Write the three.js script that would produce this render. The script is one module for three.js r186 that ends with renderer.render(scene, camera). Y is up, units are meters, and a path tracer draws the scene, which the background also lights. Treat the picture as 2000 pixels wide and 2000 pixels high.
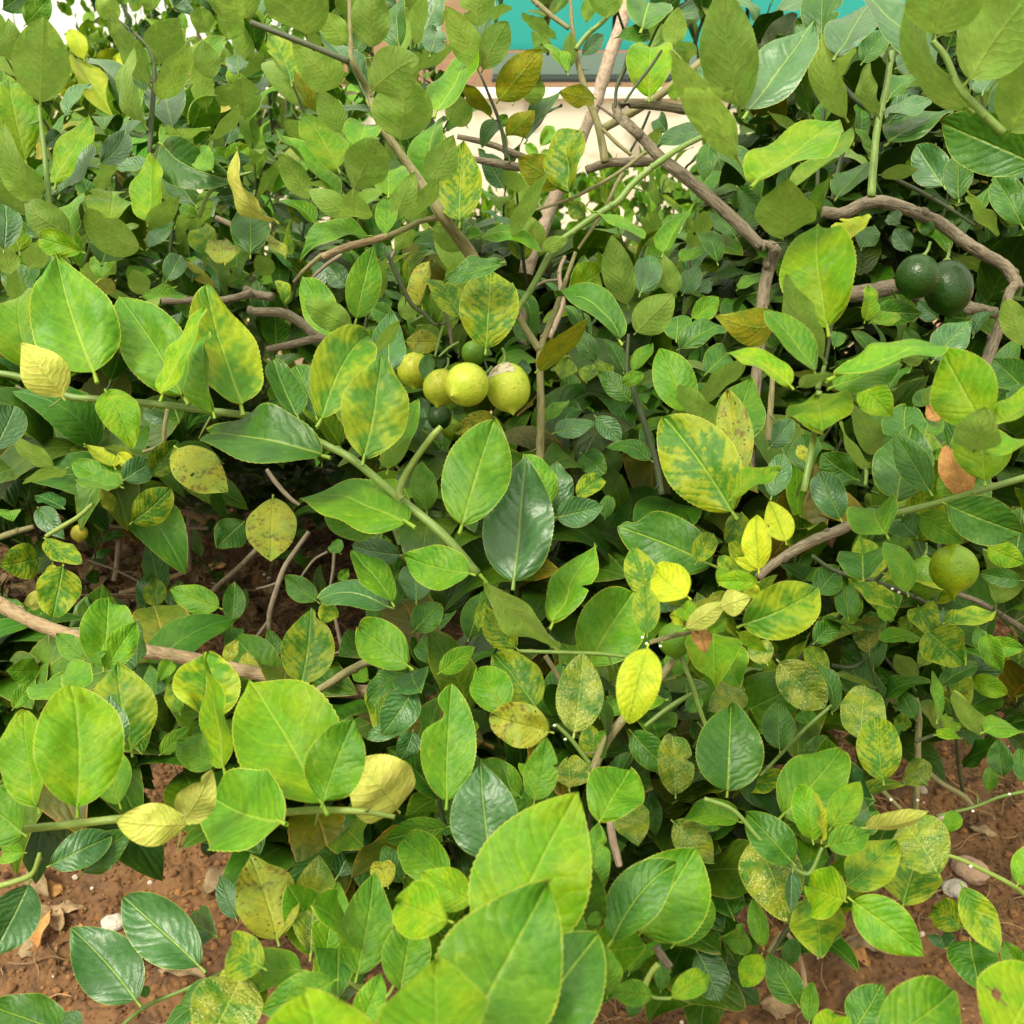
import * as THREE from 'three';
import { mergeGeometries } from 'three/addons/utils/BufferGeometryUtils.js';

// ---------------------------------------------------------------- camera, sky, sun, exposure
const scene = new THREE.Scene();
const FOV = 53, PITCH = 28, EYE = 1.45;
const camera = new THREE.PerspectiveCamera(FOV, 1, 0.02, 400);
camera.position.set(0, EYE, 0);
camera.rotation.set(-PITCH * Math.PI / 180, 0, 0);
camera.focus = 0.92; camera.userData.fStop = 15;
camera.updateMatrixWorld(true);

const renderer = new THREE.WebGLRenderer({ antialias: true });
renderer.toneMapping = THREE.LinearToneMapping;
renderer.toneMappingExposure = 2.85;
renderer.shadowMap.enabled = true;

const SUNDIR = new THREE.Vector3(-0.35, 0.86, 0.38).normalize();
{ // bright, thin overcast: a smooth cloud sheet, brighter round the hidden sun
  const W = 512, H = 256, data = new Float32Array(W * H * 4);
  for (let r = 0; r < H; r++) for (let c = 0; c < W; c++) {
    const up = ((r + 0.5) / H - 0.5) * Math.PI, az = ((c + 0.5) / W - 0.5) * 2 * Math.PI;
    const y = Math.sin(up), x = Math.cos(az) * Math.cos(up), z = Math.sin(az) * Math.cos(up);
    const k = x * SUNDIR.x + y * SUNDIR.y + z * SUNDIR.z;
    let L = y > 0 ? 0.40 + 0.88 * y : 0.40;
    L += 0.9 * Math.pow(Math.max(0, k), 6);
    L *= 1 + 0.05 * Math.sin(x * 5 + z * 3) * Math.cos(z * 4 - y * 3);
    const i = (r * W + c) * 4;
    L *= 0.8; data[i] = L * 1.02; data[i + 1] = L; data[i + 2] = L * 0.80; data[i + 3] = 1;
  }
  const t = new THREE.DataTexture(data, W, H, THREE.RGBAFormat, THREE.FloatType);
  t.mapping = THREE.EquirectangularReflectionMapping; t.magFilter = THREE.LinearFilter; t.needsUpdate = true;
  scene.background = t; scene.environment = t;
}
const sun = new THREE.DirectionalLight(new THREE.Color().setRGB(1, 0.94, 0.76), 1.5);
sun.position.copy(SUNDIR).multiplyScalar(8);
sun.castShadow = true; sun.shadow.radius = 24;
Object.assign(sun.shadow.camera, { left: -5, right: 5, top: 5, bottom: -5, near: 0.1, far: 30 });
scene.add(sun);

// ---------------------------------------------------------------- helpers
let seed = 12345;
const rnd = () => { seed = (seed + 0x6d2b79f5) | 0; let t = Math.imul(seed ^ (seed >>> 15), 1 | seed); t = (t + Math.imul(t ^ (t >>> 7), 61 | t)) ^ t; return ((t ^ (t >>> 14)) >>> 0) / 4294967296; };
const R = (a, b) => a + (b - a) * rnd();
const pick = (s) => s[Math.floor(rnd() * s.length)];
const V = (x, y, z) => new THREE.Vector3(x, y, z);
const TAN = Math.tan(FOV / 2 * Math.PI / 180);
const at = (px, py, d) => V((px - 1000) / 1000 * TAN * d, -(py - 1000) / 1000 * TAN * d, -d).applyMatrix4(camera.matrixWorld);
const mpp = (d) => TAN * d / 1000;                 // metres per pixel at a depth
const clamp = THREE.MathUtils.clamp, smooth = THREE.MathUtils.smoothstep, lerp = THREE.MathUtils.lerp;
const UPV = V(0, 1, 0);

function hash(x, y, s) { let h = Math.imul(x, 374761393) ^ Math.imul(y, 668265263) ^ Math.imul(s, 2147483647 ^ 0x5bd1e995); h = Math.imul(h ^ (h >>> 13), 1274126177); return ((h ^ (h >>> 16)) >>> 0) / 4294967296; }
function noise(x, y, s) {
  const ix = Math.floor(x), iy = Math.floor(y); let fx = x - ix, fy = y - iy; fx = fx * fx * (3 - 2 * fx); fy = fy * fy * (3 - 2 * fy);
  return lerp(lerp(hash(ix, iy, s), hash(ix + 1, iy, s), fx), lerp(hash(ix, iy + 1, s), hash(ix + 1, iy + 1, s), fx), fy);
}
const fbm = (x, y, s, o = 4) => { let v = 0, a = 0.5, n = 0; for (let i = 0; i < o; i++) { v += a * noise(x, y, s + i * 17); n += a; a *= 0.5; x *= 2.03; y *= 2.03; } return v / n; };
const toS = (c) => Math.round(255 * clamp(c <= 0.0031308 ? c * 12.92 : 1.055 * Math.pow(c, 1 / 2.4) - 0.055, 0, 1));
function texture(W, H, fn, color = true, repeat = false) {
  const d = new Uint8Array(W * H * 4);
  for (let y = 0; y < H; y++) for (let x = 0; x < W; x++) {
    const p = fn((x + 0.5) / W, (y + 0.5) / H), i = (y * W + x) * 4;
    if (color) { d[i] = toS(p[0]); d[i + 1] = toS(p[1]); d[i + 2] = toS(p[2]); } else d[i] = d[i + 1] = d[i + 2] = Math.round(255 * clamp(p, 0, 1));
    d[i + 3] = 255;
  }
  const t = new THREE.DataTexture(d, W, H); t.magFilter = THREE.LinearFilter;
  if (color) t.colorSpace = THREE.SRGBColorSpace;
  t.wrapS = t.wrapT = repeat ? THREE.RepeatWrapping : THREE.ClampToEdgeWrapping; t.needsUpdate = true; return t;
}
const used = {};
function numbered(n) { const k = used[n] = (used[n] ?? -1) + 1; return k ? n + '_' + String(k).padStart(3, '0') : n; }
function mesh(name, geo, mat, parent = scene) {
  const m = new THREE.Mesh(geo, mat); m.name = parent === scene ? numbered(name) : name; m.castShadow = m.receiveShadow = true; parent.add(m); return m;
}
function tag(o, label, category, group, kind) { o.userData = { label, category }; if (group) o.userData.group = group; if (kind) o.userData.kind = kind; return o; }
function thing(name, label, category, pos, group) { const g = new THREE.Group(); g.name = numbered(name); if (pos) g.position.copy(pos); scene.add(g); g.updateMatrixWorld(true); return tag(g, label, category, group); }

// ---------------------------------------------------------------- leaf surface
const prof = (t, a = 0.66, b = 0.9) => { const m = a / (a + b); return Math.pow(t, a) * Math.pow(1 - t, b) / (Math.pow(m, a) * Math.pow(1 - m, b)); };
const NV = 8.5;
function veinDist(u, t) {                           // distance, in leaf lengths, to the nearest side vein
  const au = Math.abs(u), off = u < 0 ? 0.045 : 0;
  const q = (t - 0.2 * au - 0.09 * au * au - off - 0.04) * NV;
  return Math.abs(q - Math.round(q) + 0.16 * Math.sin(t * 31 + u * 4)) / NV;
}
const KINDS = {
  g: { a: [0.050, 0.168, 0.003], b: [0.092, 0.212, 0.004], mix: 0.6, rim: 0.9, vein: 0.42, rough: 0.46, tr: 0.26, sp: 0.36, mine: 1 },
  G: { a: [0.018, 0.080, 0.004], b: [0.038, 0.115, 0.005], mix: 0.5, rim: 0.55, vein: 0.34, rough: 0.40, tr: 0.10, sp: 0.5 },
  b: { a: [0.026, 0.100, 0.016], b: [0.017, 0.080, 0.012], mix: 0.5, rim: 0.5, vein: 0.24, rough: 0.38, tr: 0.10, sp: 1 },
  l: { a: [0.092, 0.235, 0.002], b: [0.160, 0.270, 0.003], mix: 0.65, rim: 1, vein: 0.45, rough: 0.5, tr: 0.38, sp: 0.25 },
  e: { a: [0.050, 0.160, 0.004], b: [0.205, 0.275, 0.004], mix: 0.5, rim: 0.8, vein: 0.28, rough: 0.5, tr: 0.28, edge: 1, sp: 0.4 },
  m: { a: [0.034, 0.118, 0.004], b: [0.165, 0.215, 0.004], mix: 0.55, rim: 0.5, vein: 0.2, rough: 0.5, tr: 0.25, blotch: 1, sp: 0.35 },
  y: { a: [0.370, 0.420, 0.014], b: [0.250, 0.350, 0.008], mix: 0.5, rim: 0.5, vein: 0.3, rough: 0.5, tr: 0.36, sp: 0.3 },
  u: { a: [0.185, 0.330, 0.045], b: [0.245, 0.365, 0.058], mix: 0.5, rim: 0.6, vein: 0.4, rough: 0.75, tr: 0.6, sp: 0.25 },
  U: { a: [0.430, 0.440, 0.095], b: [0.330, 0.390, 0.060], mix: 0.5, rim: 0.6, vein: 0.4, rough: 0.65, tr: 0.35, sp: 0.35 },
  v: { a: [0.140, 0.200, 0.005], b: [0.230, 0.230, 0.005], mix: 0.6, rim: 0.5, vein: 0.25, rough: 0.7, tr: 0.45, freck: 0.5, sp: 0.25 },
  s: { a: [0.190, 0.255, 0.026], b: [0.270, 0.275, 0.016], mix: 0.6, rim: 0.6, vein: 0.2, rough: 0.52, tr: 0.2, spots: 1, sp: 0.4 },
  r: { a: [0.040, 0.120, 0.007], b: [0.200, 0.235, 0.008], mix: 0.5, rim: 0.5, vein: 0.3, rough: 0.52, tr: 0.15, stip: 1, sp: 0.5 },
  d: { a: [0.430, 0.225, 0.075], b: [0.310, 0.145, 0.048], mix: 0.6, rim: 0.2, vein: 0.35, rough: 0.75, tr: 0.2, freck: 0.4, sp: 0.4 },
  t: { a: [0.330, 0.240, 0.140], b: [0.220, 0.150, 0.080], mix: 0.6, rim: 0.2, vein: 0.3, rough: 0.85, tr: 0.1, freck: 0.4, sp: 0.3 },
};
const mix3 = (a, b, k) => [lerp(a[0], b[0], k), lerp(a[1], b[1], k), lerp(a[2], b[2], k)];
function leafTex(K, s) {
  const spots = []; let q = s * 7 + 3; const rr = () => (q = (q * 16807) % 2147483647) / 2147483647;
  for (let i = 0; i < 90; i++) spots.push([rr(), rr(), 0.003 + 0.016 * Math.pow(rr(), 3)]);
  const flip = s % 2 ? 1 : -1;
  return texture(256, 448, (U, t) => {
    const u = U * 2 - 1, w = Math.max(0.06, prof(t)), x = u * w * 0.27;     // x in leaf lengths
    let n = fbm(x * 7 + s, t * 7, s), n2 = fbm(x * 34, t * 34 + s, s + 5, 3), k;
    if (K.blotch) k = smooth(fbm(x * 11 + s, t * 8, s + 3) + 0.25 * (noise(x * 60, t * 60, s) - 0.5) + 0.12 * Math.abs(u) - 0.30 * Math.exp(-veinDist(u, t) * 55) - 0.25 * Math.exp(-Math.abs(x) * 60) + 0.07, 0.30, 0.70) * 0.95;
    else if (K.edge) k = smooth(n + 0.34 * Math.pow(Math.abs(u), 3) + 0.34 * (flip > 0 ? t : 1 - t) * (0.6 + 0.4 * u * flip) - 0.12, 0.36, 0.80) - 0.42 * Math.exp(-veinDist(u, t) * 70) - 0.2 * Math.exp(-Math.abs(x) * 70);
    else k = clamp((n - 0.5) * 2.4 + 0.5, 0, 1) * K.mix * 1.6;
    k = clamp(k, 0, 1);
    let c = mix3(K.a, K.b, k);
    const g = 0.74 + 0.38 * n2 + 0.14 * noise(x * 90, t * 90, s + 77); c = c.map((z) => z * g);
    const vd = veinDist(u, t), fine = Math.abs(noise(x * 46, t * 46, s + 9) - 0.5);
    const pale = mix3(c, [c[0] * 1.7 + 0.03, c[1] * 1.45 + 0.03, c[2] * 1.5 + 0.006], 1);
    c = mix3(c, pale, K.vein * (0.8 * Math.exp(-Math.pow(vd / 0.0032, 2)) + 0.2 * Math.exp(-Math.pow(vd / 0.012, 2)) + 0.25 * Math.exp(-Math.pow(fine / 0.03, 2))));
    const mid = Math.exp(-Math.pow(x / (0.0085 * (1.2 - 0.8 * t)), 2));
    c = mix3(c, [c[0] * 0.5 + 0.17, c[1] * 0.5 + 0.23, c[2] * 0.5 + 0.03], 0.85 * mid * (K === KINDS.d || K === KINDS.t ? 0.3 : 1));
    if (K.rim) { const e = (1 - Math.abs(u)) * w * 0.27; c = mix3(c, [0.33, 0.37, 0.04], K.rim * 0.95 * (1 - smooth(e, 0.002, 0.0085))); }
    if (K.spots) for (const [a, b, r] of spots) { const dx = x - (a - 0.5) * 0.5, dy = t - b, d = Math.sqrt(dx * dx + dy * dy) + 0.003 * (n2 - 0.5); if (d < r) c = mix3(c, [0.045, 0.022, 0.008], 0.9 * (1 - smooth(d, r * 0.55, r))); }
    if (K.spots) { const z = smooth(fbm(x * 9 + 3, t * 9, s + 31) + 0.25 * t, 0.66, 0.8); c = mix3(c, [0.10, 0.045, 0.012], 0.75 * z * smooth(n2, 0.35, 0.6)); }
    if (K.freck) { const f = smooth(noise(x * 120, t * 120, s + 2) * 0.6 + 0.5 * fbm(x * 12, t * 12, s + 8), 0.66, 0.78); c = mix3(c, [0.07, 0.035, 0.01], K.freck * f); }
    if (K.stip) { const f = smooth(noise(x * 150, t * 150, s + 4), 0.55, 0.8) * smooth(fbm(x * 6, t * 6, s + 6), 0.3, 0.6); c = mix3(c, [0.42, 0.42, 0.17], 0.75 * f); }
    if (K.mine && s % 2) { // pale winding leaf-miner tracks
      const f = Math.abs(fbm(x * 13 + s, t * 13, s + 61, 2) - 0.5), z = smooth(noise(x * 5 + 2, t * 4.4 + s, s + 63), 0.76, 0.84); c = mix3(c, [0.28, 0.34, 0.12], 0.6 * z * (1 - smooth(f, 0.008, 0.016)));
      c = mix3(c, [c[0] * 1.9, c[1] * 1.3, c[2]], 0.5 * smooth(noise(x * 22, t * 22, s + 70), 0.86, 0.93)); }
    const wear = smooth(noise(x * 210, t * 210, s + 40), 0.93, 0.99); c = mix3(c, [0.35, 0.36, 0.2], 0.5 * wear);
    return c;
  });
}
const bumpPlain = texture(256, 448, (U, t) => {
  const u = U * 2 - 1, w = Math.max(0.06, prof(t)), x = u * w * 0.27, vd = veinDist(u, t);
  let h = 0.55 + 0.22 * (0.3 + 0.9 * fbm(x * 6, t * 6, 33)) * smooth(vd, 0, 0.05) - 0.4 * Math.exp(-Math.pow(x / 0.012, 2));
  return h + 0.20 * (fbm(x * 30, t * 30, 3) - 0.5) + 0.04 * (noise(x * 240, t * 240, 8) - 0.5);
}, false);
const bumpRough = texture(256, 448, (U, t) => {
  const u = U * 2 - 1, w = Math.max(0.06, prof(t)), x = u * w * 0.27, vd = veinDist(u, t);
  return 0.5 + 0.22 * smooth(vd, 0, 0.04) - 0.3 * Math.exp(-Math.pow(x / 0.012, 2)) + 0.5 * (fbm(x * 55, t * 55, 13, 3) - 0.5);
}, false);
const bumpUnder = texture(256, 448, (U, t) => {
  const u = U * 2 - 1, w = Math.max(0.06, prof(t)), x = u * w * 0.27, vd = veinDist(u, t);
  return 0.3 + 0.3 * Math.exp(-Math.pow(vd / 0.006, 2)) - 0.2 * smooth(vd, 0, 0.045) + 0.7 * Math.exp(-Math.pow(x / 0.011, 2)) + 0.14 * (fbm(x * 40, t * 40, 23) - 0.5);
}, false);
const LM = {};
let ks = 1;
for (const [k, K] of Object.entries(KINDS)) {
  LM[k] = [];
  for (let v = 0; v < 2; v++) {
    const map = leafTex(K, ks++);
    for (const f of [0.84, 1, 1.14]) {
      LM[k].push(new THREE.MeshPhysicalMaterial({ map, color: new THREE.Color().setRGB(f * (f > 1 ? 1.05 : 1), f, f), roughness: K.rough, bumpMap: K.stip ? bumpRough : 'uUv'.includes(k) ? bumpUnder : bumpPlain,
        bumpScale: K.stip ? 0.0015 : 'uUv'.includes(k) ? 0.0008 : 0.0015, transmission: K.tr, thickness: 0, side: THREE.DoubleSide, specularIntensity: K.sp }));
    }
  }
}

// one blade with a short stalk. +Y runs to the tip, +Z is the side that is looked at
function leafGeo(o) {
  const { L, W } = o, NT = o.nt ?? 44, NU = o.nu ?? 4, a = o.a ?? 0.66, b = o.b ?? 0.9, pos = [], uv = [], idx = [], pet = o.pet ?? 0.07;
  const cols = 2 * NU + 1, ph = o.ph ?? 0, Lb = L * (1 - pet), y0 = L * pet, saw = o.saw ?? 0.010;
  const mid = (t) => V((o.bow ?? 0) * L * 4 * t * (1 - t), y0 + Lb * t, (o.curl ?? 0) * L * 4 * t * (1 - t) - (o.tip ?? 0) * L * t * t * t);
  for (let i = 0; i <= NT; i++) {
    const t = i / NT, w = prof(clamp(t, 0.0005, 0.9995), a, b) * W / 2, m = mid(t), m2 = mid(Math.min(1, t + 0.01)), m1 = mid(Math.max(0, t - 0.01));
    const dir = m2.sub(m1).normalize(), sideX = V(dir.y, -dir.x, 0).normalize(), nor = V(0, 0, 0).crossVectors(sideX, dir).normalize();
    const tw = (o.twist ?? 0) * (t - 0.5);
    for (let j = -NU; j <= NU; j++) {
      let s = j / NU; s = Math.sign(s) * Math.pow(Math.abs(s), 0.85);
      let ws = w, as = Math.abs(s);
      if (as > 0.99) ws *= 1 + saw * ((i % 2 ? 1 : -1) * (0.5 + 1.3 * noise(i * 0.37 + ph * 7, s * 3 + 5, 57)) + 0.8 * Math.sin(t * 9 + ph * 3 + s) * 0.6);
      if (o.notch) for (const [nt, nsd, depth, wid] of o.notch) if (s * nsd > 0) ws *= 1 - depth * Math.exp(-Math.pow((t - nt) / wid, 2));
      let z = (o.fold ?? 0) * as * ws * (1 - 0.3 * as) + (o.wave ?? 0) * W * as * as * Math.sin(t * 6.283 * (o.wf ?? 1.6) + ph + (s > 0 ? 1.7 : 0)) + (o.cup ?? 0) * ws * s * s;
      z += tw * s * ws + (o.lump ?? 0.035) * W * (noise(t * 4.2 + ph * 5, s * 1.6 + 9, 55) - 0.5) + 0.02 * W * as * (noise(t * 11 + ph, s * 2, 56) - 0.5);
      const p = m.clone().addScaledVector(sideX, s * ws).addScaledVector(nor, z);
      pos.push(p.x, p.y, p.z); uv.push((s + 1) / 2, t);
    }
  }
  for (let i = 0; i < NT; i++) for (let j = 0; j < 2 * NU; j++) {
    if (o.hole) { const t = (i + 0.5) / NT, s = (j + 0.5) / NU - 1; if (o.hole.some(([ht, hs, hr]) => Math.hypot(t - ht, (s - hs) * 0.27) < hr)) continue; }
    const q = i * cols + j; idx.push(q, q + 1, q + cols, q + 1, q + cols + 1, q + cols);
  }
  // stalk
  const n0 = pos.length / 3, r0 = L * 0.014, S = 5;
  for (let k = 0; k <= 3; k++) for (let q = 0; q < S; q++) {
    const f = k / 3, an = q / S * 6.283, y = (y0 + L * 0.03) * f, rr = r0 * (1.15 - 0.35 * f);
    pos.push(Math.cos(an) * rr, y, Math.sin(an) * rr - L * 0.012 * (1 - f) - 0.3 * r0); uv.push(0.5, 0.02 + 0.03 * f);
  }
  for (let k = 0; k < 3; k++) for (let q = 0; q < S; q++) { const A = n0 + k * S + q, B = n0 + k * S + (q + 1) % S; idx.push(A, B, A + S, B, B + S, A + S); }
  const g = new THREE.BufferGeometry();
  g.setAttribute('position', new THREE.Float32BufferAttribute(pos, 3)); g.setAttribute('uv', new THREE.Float32BufferAttribute(uv, 2)); g.setIndex(idx); g.computeVertexNormals();
  return g;
}
const LABELS = { y: 'bright yellow leaf', s: 'pale leaf speckled with dark brown spots', r: 'leaf stippled pale by mites', d: 'dry orange-brown leaf', U: 'pale khaki underside of a curled leaf', v: 'olive leaf with rusty freckles', m: 'green leaf mottled with yellow' };

// ---------------------------------------------------------------- stems
const barkTex = (c0, c1, c2, sx, sy, s) => texture(128, 512, (u, v) => {
  const x = u * sx, wr = (f) => noise(f(u) * 1, v * sy, s), ridg = 1 - Math.abs(2 * lerp(fbm(x, v * sy, s), fbm(x - sx, v * sy, s), u) - 1), g = lerp(fbm(u * 30, v * 60, s + 3), fbm((u - 1) * 30, v * 60, s + 3), u);
  return mix3(mix3(c0, c1, clamp((ridg - 0.55) * 2.6, 0, 1)), c2, smooth(g, 0.55, 0.75) * 0.7);
}, true, true);
const barkBump = texture(128, 512, (u, v) => { const r = 1 - Math.abs(2 * lerp(fbm(u * 16, v * 14, 5), fbm((u - 1) * 16, v * 14, 5), u) - 1); return clamp(r * 0.9 + 0.2 * noise(u * 60, v * 120, 6), 0, 1); }, false, true);
const SM = {
  green: { c: [[0.075, 0.145, 0.018], [0.12, 0.19, 0.03], [0.20, 0.25, 0.07]], rough: 0.5, b: 0.0003 },
  lime: { c: [[0.18, 0.23, 0.03], [0.14, 0.21, 0.03], [0.30, 0.32, 0.10]], rough: 0.5, b: 0.0003 },
  dark: { c: [[0.022, 0.035, 0.012], [0.04, 0.055, 0.018], [0.07, 0.075, 0.03]], rough: 0.6, b: 0.0004 },
  brown: { c: [[0.070, 0.054, 0.034], [0.165, 0.132, 0.088], [0.25, 0.22, 0.165]], rough: 0.85, b: 0.0018 },
  olive: { c: [[0.10, 0.095, 0.035], [0.19, 0.17, 0.07], [0.25, 0.22, 0.12]], rough: 0.75, b: 0.001 },
  tan: { c: [[0.16, 0.105, 0.055], [0.29, 0.205, 0.115], [0.38, 0.30, 0.20]], rough: 0.85, b: 0.0014 },
  pale: { c: [[0.26, 0.17, 0.12], [0.40, 0.30, 0.23], [0.48, 0.42, 0.34]], rough: 0.85, b: 0.0012 },
  dead: { c: [[0.10, 0.075, 0.05], [0.20, 0.16, 0.11], [0.27, 0.24, 0.19]], rough: 0.9, b: 0.0006 },
};
let si = 50;
for (const k in SM) { const S = SM[k], map = barkTex(...S.c, 12, 16, si++); map.repeat.set(1, 1); SM[k] = new THREE.MeshStandardMaterial({ map, roughness: S.rough, bumpMap: barkBump, bumpScale: S.b }); }
function tube(pts, radii, sides = 10, per = 6, rough = 0.06, sd = 1) {
  const curve = new THREE.CatmullRomCurve3(pts, false, 'centripetal'), n = Math.max(4, (pts.length - 1) * per), fr = curve.computeFrenetFrames(n), pos = [], uv = [], idx = [], len = curve.getLength();
  for (let i = 0; i <= n; i++) {
    const f = i / n, p = curve.getPoint(f), q = f * (radii.length - 1), a = Math.min(radii.length - 2, Math.floor(q)), r = lerp(radii[a], radii[a + 1], q - a);
    for (let j = 0; j <= sides; j++) {
      const an = j / sides * Math.PI * 2, jj = j % sides, rr = r * (1 + rough * 2 * (noise(Math.cos(jj / sides * 6.283) * 2 + 5, i * 0.9 + Math.sin(jj / sides * 6.283) * 2, sd) - 0.5) + rough * 1.2 * (noise(i * 0.35, 3, sd + 4) - 0.5));
      const d = fr.normals[i].clone().multiplyScalar(Math.cos(an)).addScaledVector(fr.binormals[i], Math.sin(an));
      pos.push(p.x + d.x * rr, p.y + d.y * rr, p.z + d.z * rr); uv.push(j / sides, f * len * 5);
    }
  }
  for (let i = 0; i < n; i++) for (let j = 0; j < sides; j++) { const A = i * (sides + 1) + j; idx.push(A, A + 1, A + sides + 1, A + 1, A + sides + 2, A + sides + 1); }
  for (const e of [0, n]) {                         // closed ends
    const c = pos.length / 3, p = curve.getPoint(e / n); pos.push(p.x, p.y, p.z); uv.push(0.5, f1(e, n) * len * 5);
    for (let j = 0; j < sides; j++) { const A = e * (sides + 1) + j; e ? idx.push(A, A + 1, c) : idx.push(A + 1, A, c); }
  }
  const g = new THREE.BufferGeometry();
  g.setAttribute('position', new THREE.Float32BufferAttribute(pos, 3)); g.setAttribute('uv', new THREE.Float32BufferAttribute(uv, 2)); g.setIndex(idx); g.computeVertexNormals();
  return g;
}
function f1(e, n) { return e / n; }

// ---------------------------------------------------------------- the setting
const groundH = (x, z) => 0.05 * (fbm(x * 1.6 + 9, z * 1.6, 61, 3) - 0.5) + 0.035 * (fbm(x * 9, z * 9, 62, 4) - 0.5) + 0.030 * (fbm(x * 34, z * 34, 63, 3) - 0.5);
{
  const axis = (lo, hi, fine0, fine1, n, m) => { const a = []; for (let i = 0; i < m; i++) a.push(lerp(lo, fine0, i / m)); for (let i = 0; i < n; i++) a.push(lerp(fine0, fine1, i / n)); for (let i = 0; i <= m; i++) a.push(lerp(fine1, hi, i / m)); return a; };
  const xs = axis(-30, 30, -1.6, 1.6, 300, 14), zs = axis(-60, 12, -3.4, -0.8, 260, 14), pos = [], uv = [], idx = [];
  for (const z of zs) for (const x of xs) { pos.push(x, groundH(x, z), z); uv.push(x / 2, -z / 2); }
  for (let j = 0; j < zs.length - 1; j++) for (let i = 0; i < xs.length - 1; i++) { const A = j * xs.length + i, B = A + xs.length; idx.push(A, B, A + 1, A + 1, B, B + 1); }
  const g = new THREE.BufferGeometry(); g.setAttribute('position', new THREE.Float32BufferAttribute(pos, 3)); g.setAttribute('uv', new THREE.Float32BufferAttribute(uv, 2)); g.setIndex(idx); g.computeVertexNormals();
  const per = (f) => (u, v) => { const a = f(u, v), b = f(u - 1, v), c = f(u, v - 1), d = f(u - 1, v - 1); return lerp(lerp(a, b, u), lerp(c, d, u), v); };
  const big = per((u, v) => fbm(u * 7, v * 7, 71)), fine = per((u, v) => fbm(u * 60, v * 60, 72)), grit = per((u, v) => noise(u * 260, v * 260, 73));
  const map = texture(1024, 1024, (u, v) => {
    let c = mix3([0.165, 0.072, 0.020], [0.260, 0.122, 0.038], smooth(big(u, v), 0.35, 0.65)); const f = fine(u, v), q = grit(u, v);
    c = mix3(c, [0.045, 0.022, 0.009], 0.85 * smooth(f, 0.48, 0.66)); c = mix3(c, [0.30, 0.19, 0.11], 0.6 * smooth(q, 0.75, 0.95)); c = mix3(c, [0.10, 0.05, 0.025], 0.6 * smooth(q, 0.3, 0.05));
    return c;
  }, true, true);
  const bump = texture(1024, 1024, (u, v) => 0.5 * fine(u, v) + 0.4 * grit(u, v) + 0.1, false, true);
  const m = mesh('ground', g, new THREE.MeshStandardMaterial({ map, bumpMap: bump, bumpScale: 0.022, roughness: 0.95 }));
  tag(m, 'reddish brown soil under the lime bushes', 'soil', null, 'structure');
}
const box = (w, h, d, x, y, z) => { const g = new THREE.BoxGeometry(w, h, d); g.translate(x, y, z); return g; };
{ // sandy paved strip between the soil bed and the wall
  const map = texture(256, 256, (u, v) => { const n = fbm(u * 8, v * 8, 81), k = noise(u * 90, v * 90, 82); return mix3(mix3([0.46, 0.27, 0.17], [0.56, 0.38, 0.27], n), [0.36, 0.22, 0.14], 0.5 * smooth(k, 0.7, 0.95)); });
  const g = box(24, 0.06, 2.3, 0, 0.045, -4.1);
  tag(mesh('path', g, new THREE.MeshStandardMaterial({ map, roughness: 0.95 })), 'pale sandy paved strip at the foot of the wall', 'path', null, 'structure');
}
{ // cream garden wall
  const w = thing('garden_wall', 'cream plastered garden wall with black mould stains behind the bushes', 'wall', V(0, 0, -5.3));
  w.userData.kind = 'structure';
  const map = texture(1024, 256, (u, v) => {
    const X = u * 12, Y = v, n = fbm(X * 3, Y * 5, 91), drip = fbm(X * 9, Y * 1.4, 92), sp = fbm(X * 14, Y * 14, 93);
    let c = mix3([0.58, 0.56, 0.48], [0.66, 0.64, 0.56], n);
    c = mix3(c, [0.10, 0.10, 0.085], 0.75 * smooth(drip, 0.60, 0.76) * smooth(sp, 0.38, 0.62)); c = mix3(c, [0.42, 0.37, 0.26], 0.5 * smooth(sp, 0.56, 0.72));
    return c;
  });
  const plaster = new THREE.MeshStandardMaterial({ map, roughness: 0.92, bumpMap: map, bumpScale: 0.004 });
  mesh('wall', box(14, 0.90, 0.2, 2.6, 0.45, 0), plaster, w);
  mesh('coping', box(14.05, 0.022, 0.26, 2.6, 0.912, 0), new THREE.MeshStandardMaterial({ color: new THREE.Color().setRGB(0.68, 0.66, 0.6), roughness: 0.8 }), w);
}
{ // turquoise shed that stands right behind the wall
  const s = thing('shed', 'turquoise painted block shed above the cream wall', 'shed', V(0.9, 0, -5.75));
  const teal = new THREE.MeshStandardMaterial({ color: new THREE.Color().setRGB(0.010, 0.27, 0.25), roughness: 0.6 }), dark = new THREE.MeshStandardMaterial({ color: new THREE.Color().setRGB(0.012, 0.014, 0.016), roughness: 0.5 });
  mesh('sill', box(6.4, 0.016, 0.5, 2.2, 0.948, 0), dark, s);
  mesh('window_pane', box(6.2, 0.10, 0.03, 2.1, 1.008, 0.02), new THREE.MeshPhysicalMaterial({ color: new THREE.Color().setRGB(0.16, 0.22, 0.19), roughness: 0.18, specularIntensity: 1 }), s);
  mesh('wall', box(6.2, 2.4, 0.3, 2.1, 2.26, -0.3), dark, s);
  for (let r = 0; r < 4; r++) for (let c = 0; c < 9; c++) { mesh('panel', box(0.648 - (r % 2) * 0.004, 0.235, 0.06, -0.71 + c * 0.675, 1.185 + r * 0.245, -0.1 + 0.006 * ((c * 7 + r * 3) % 3)), teal, s); }
}
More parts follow.
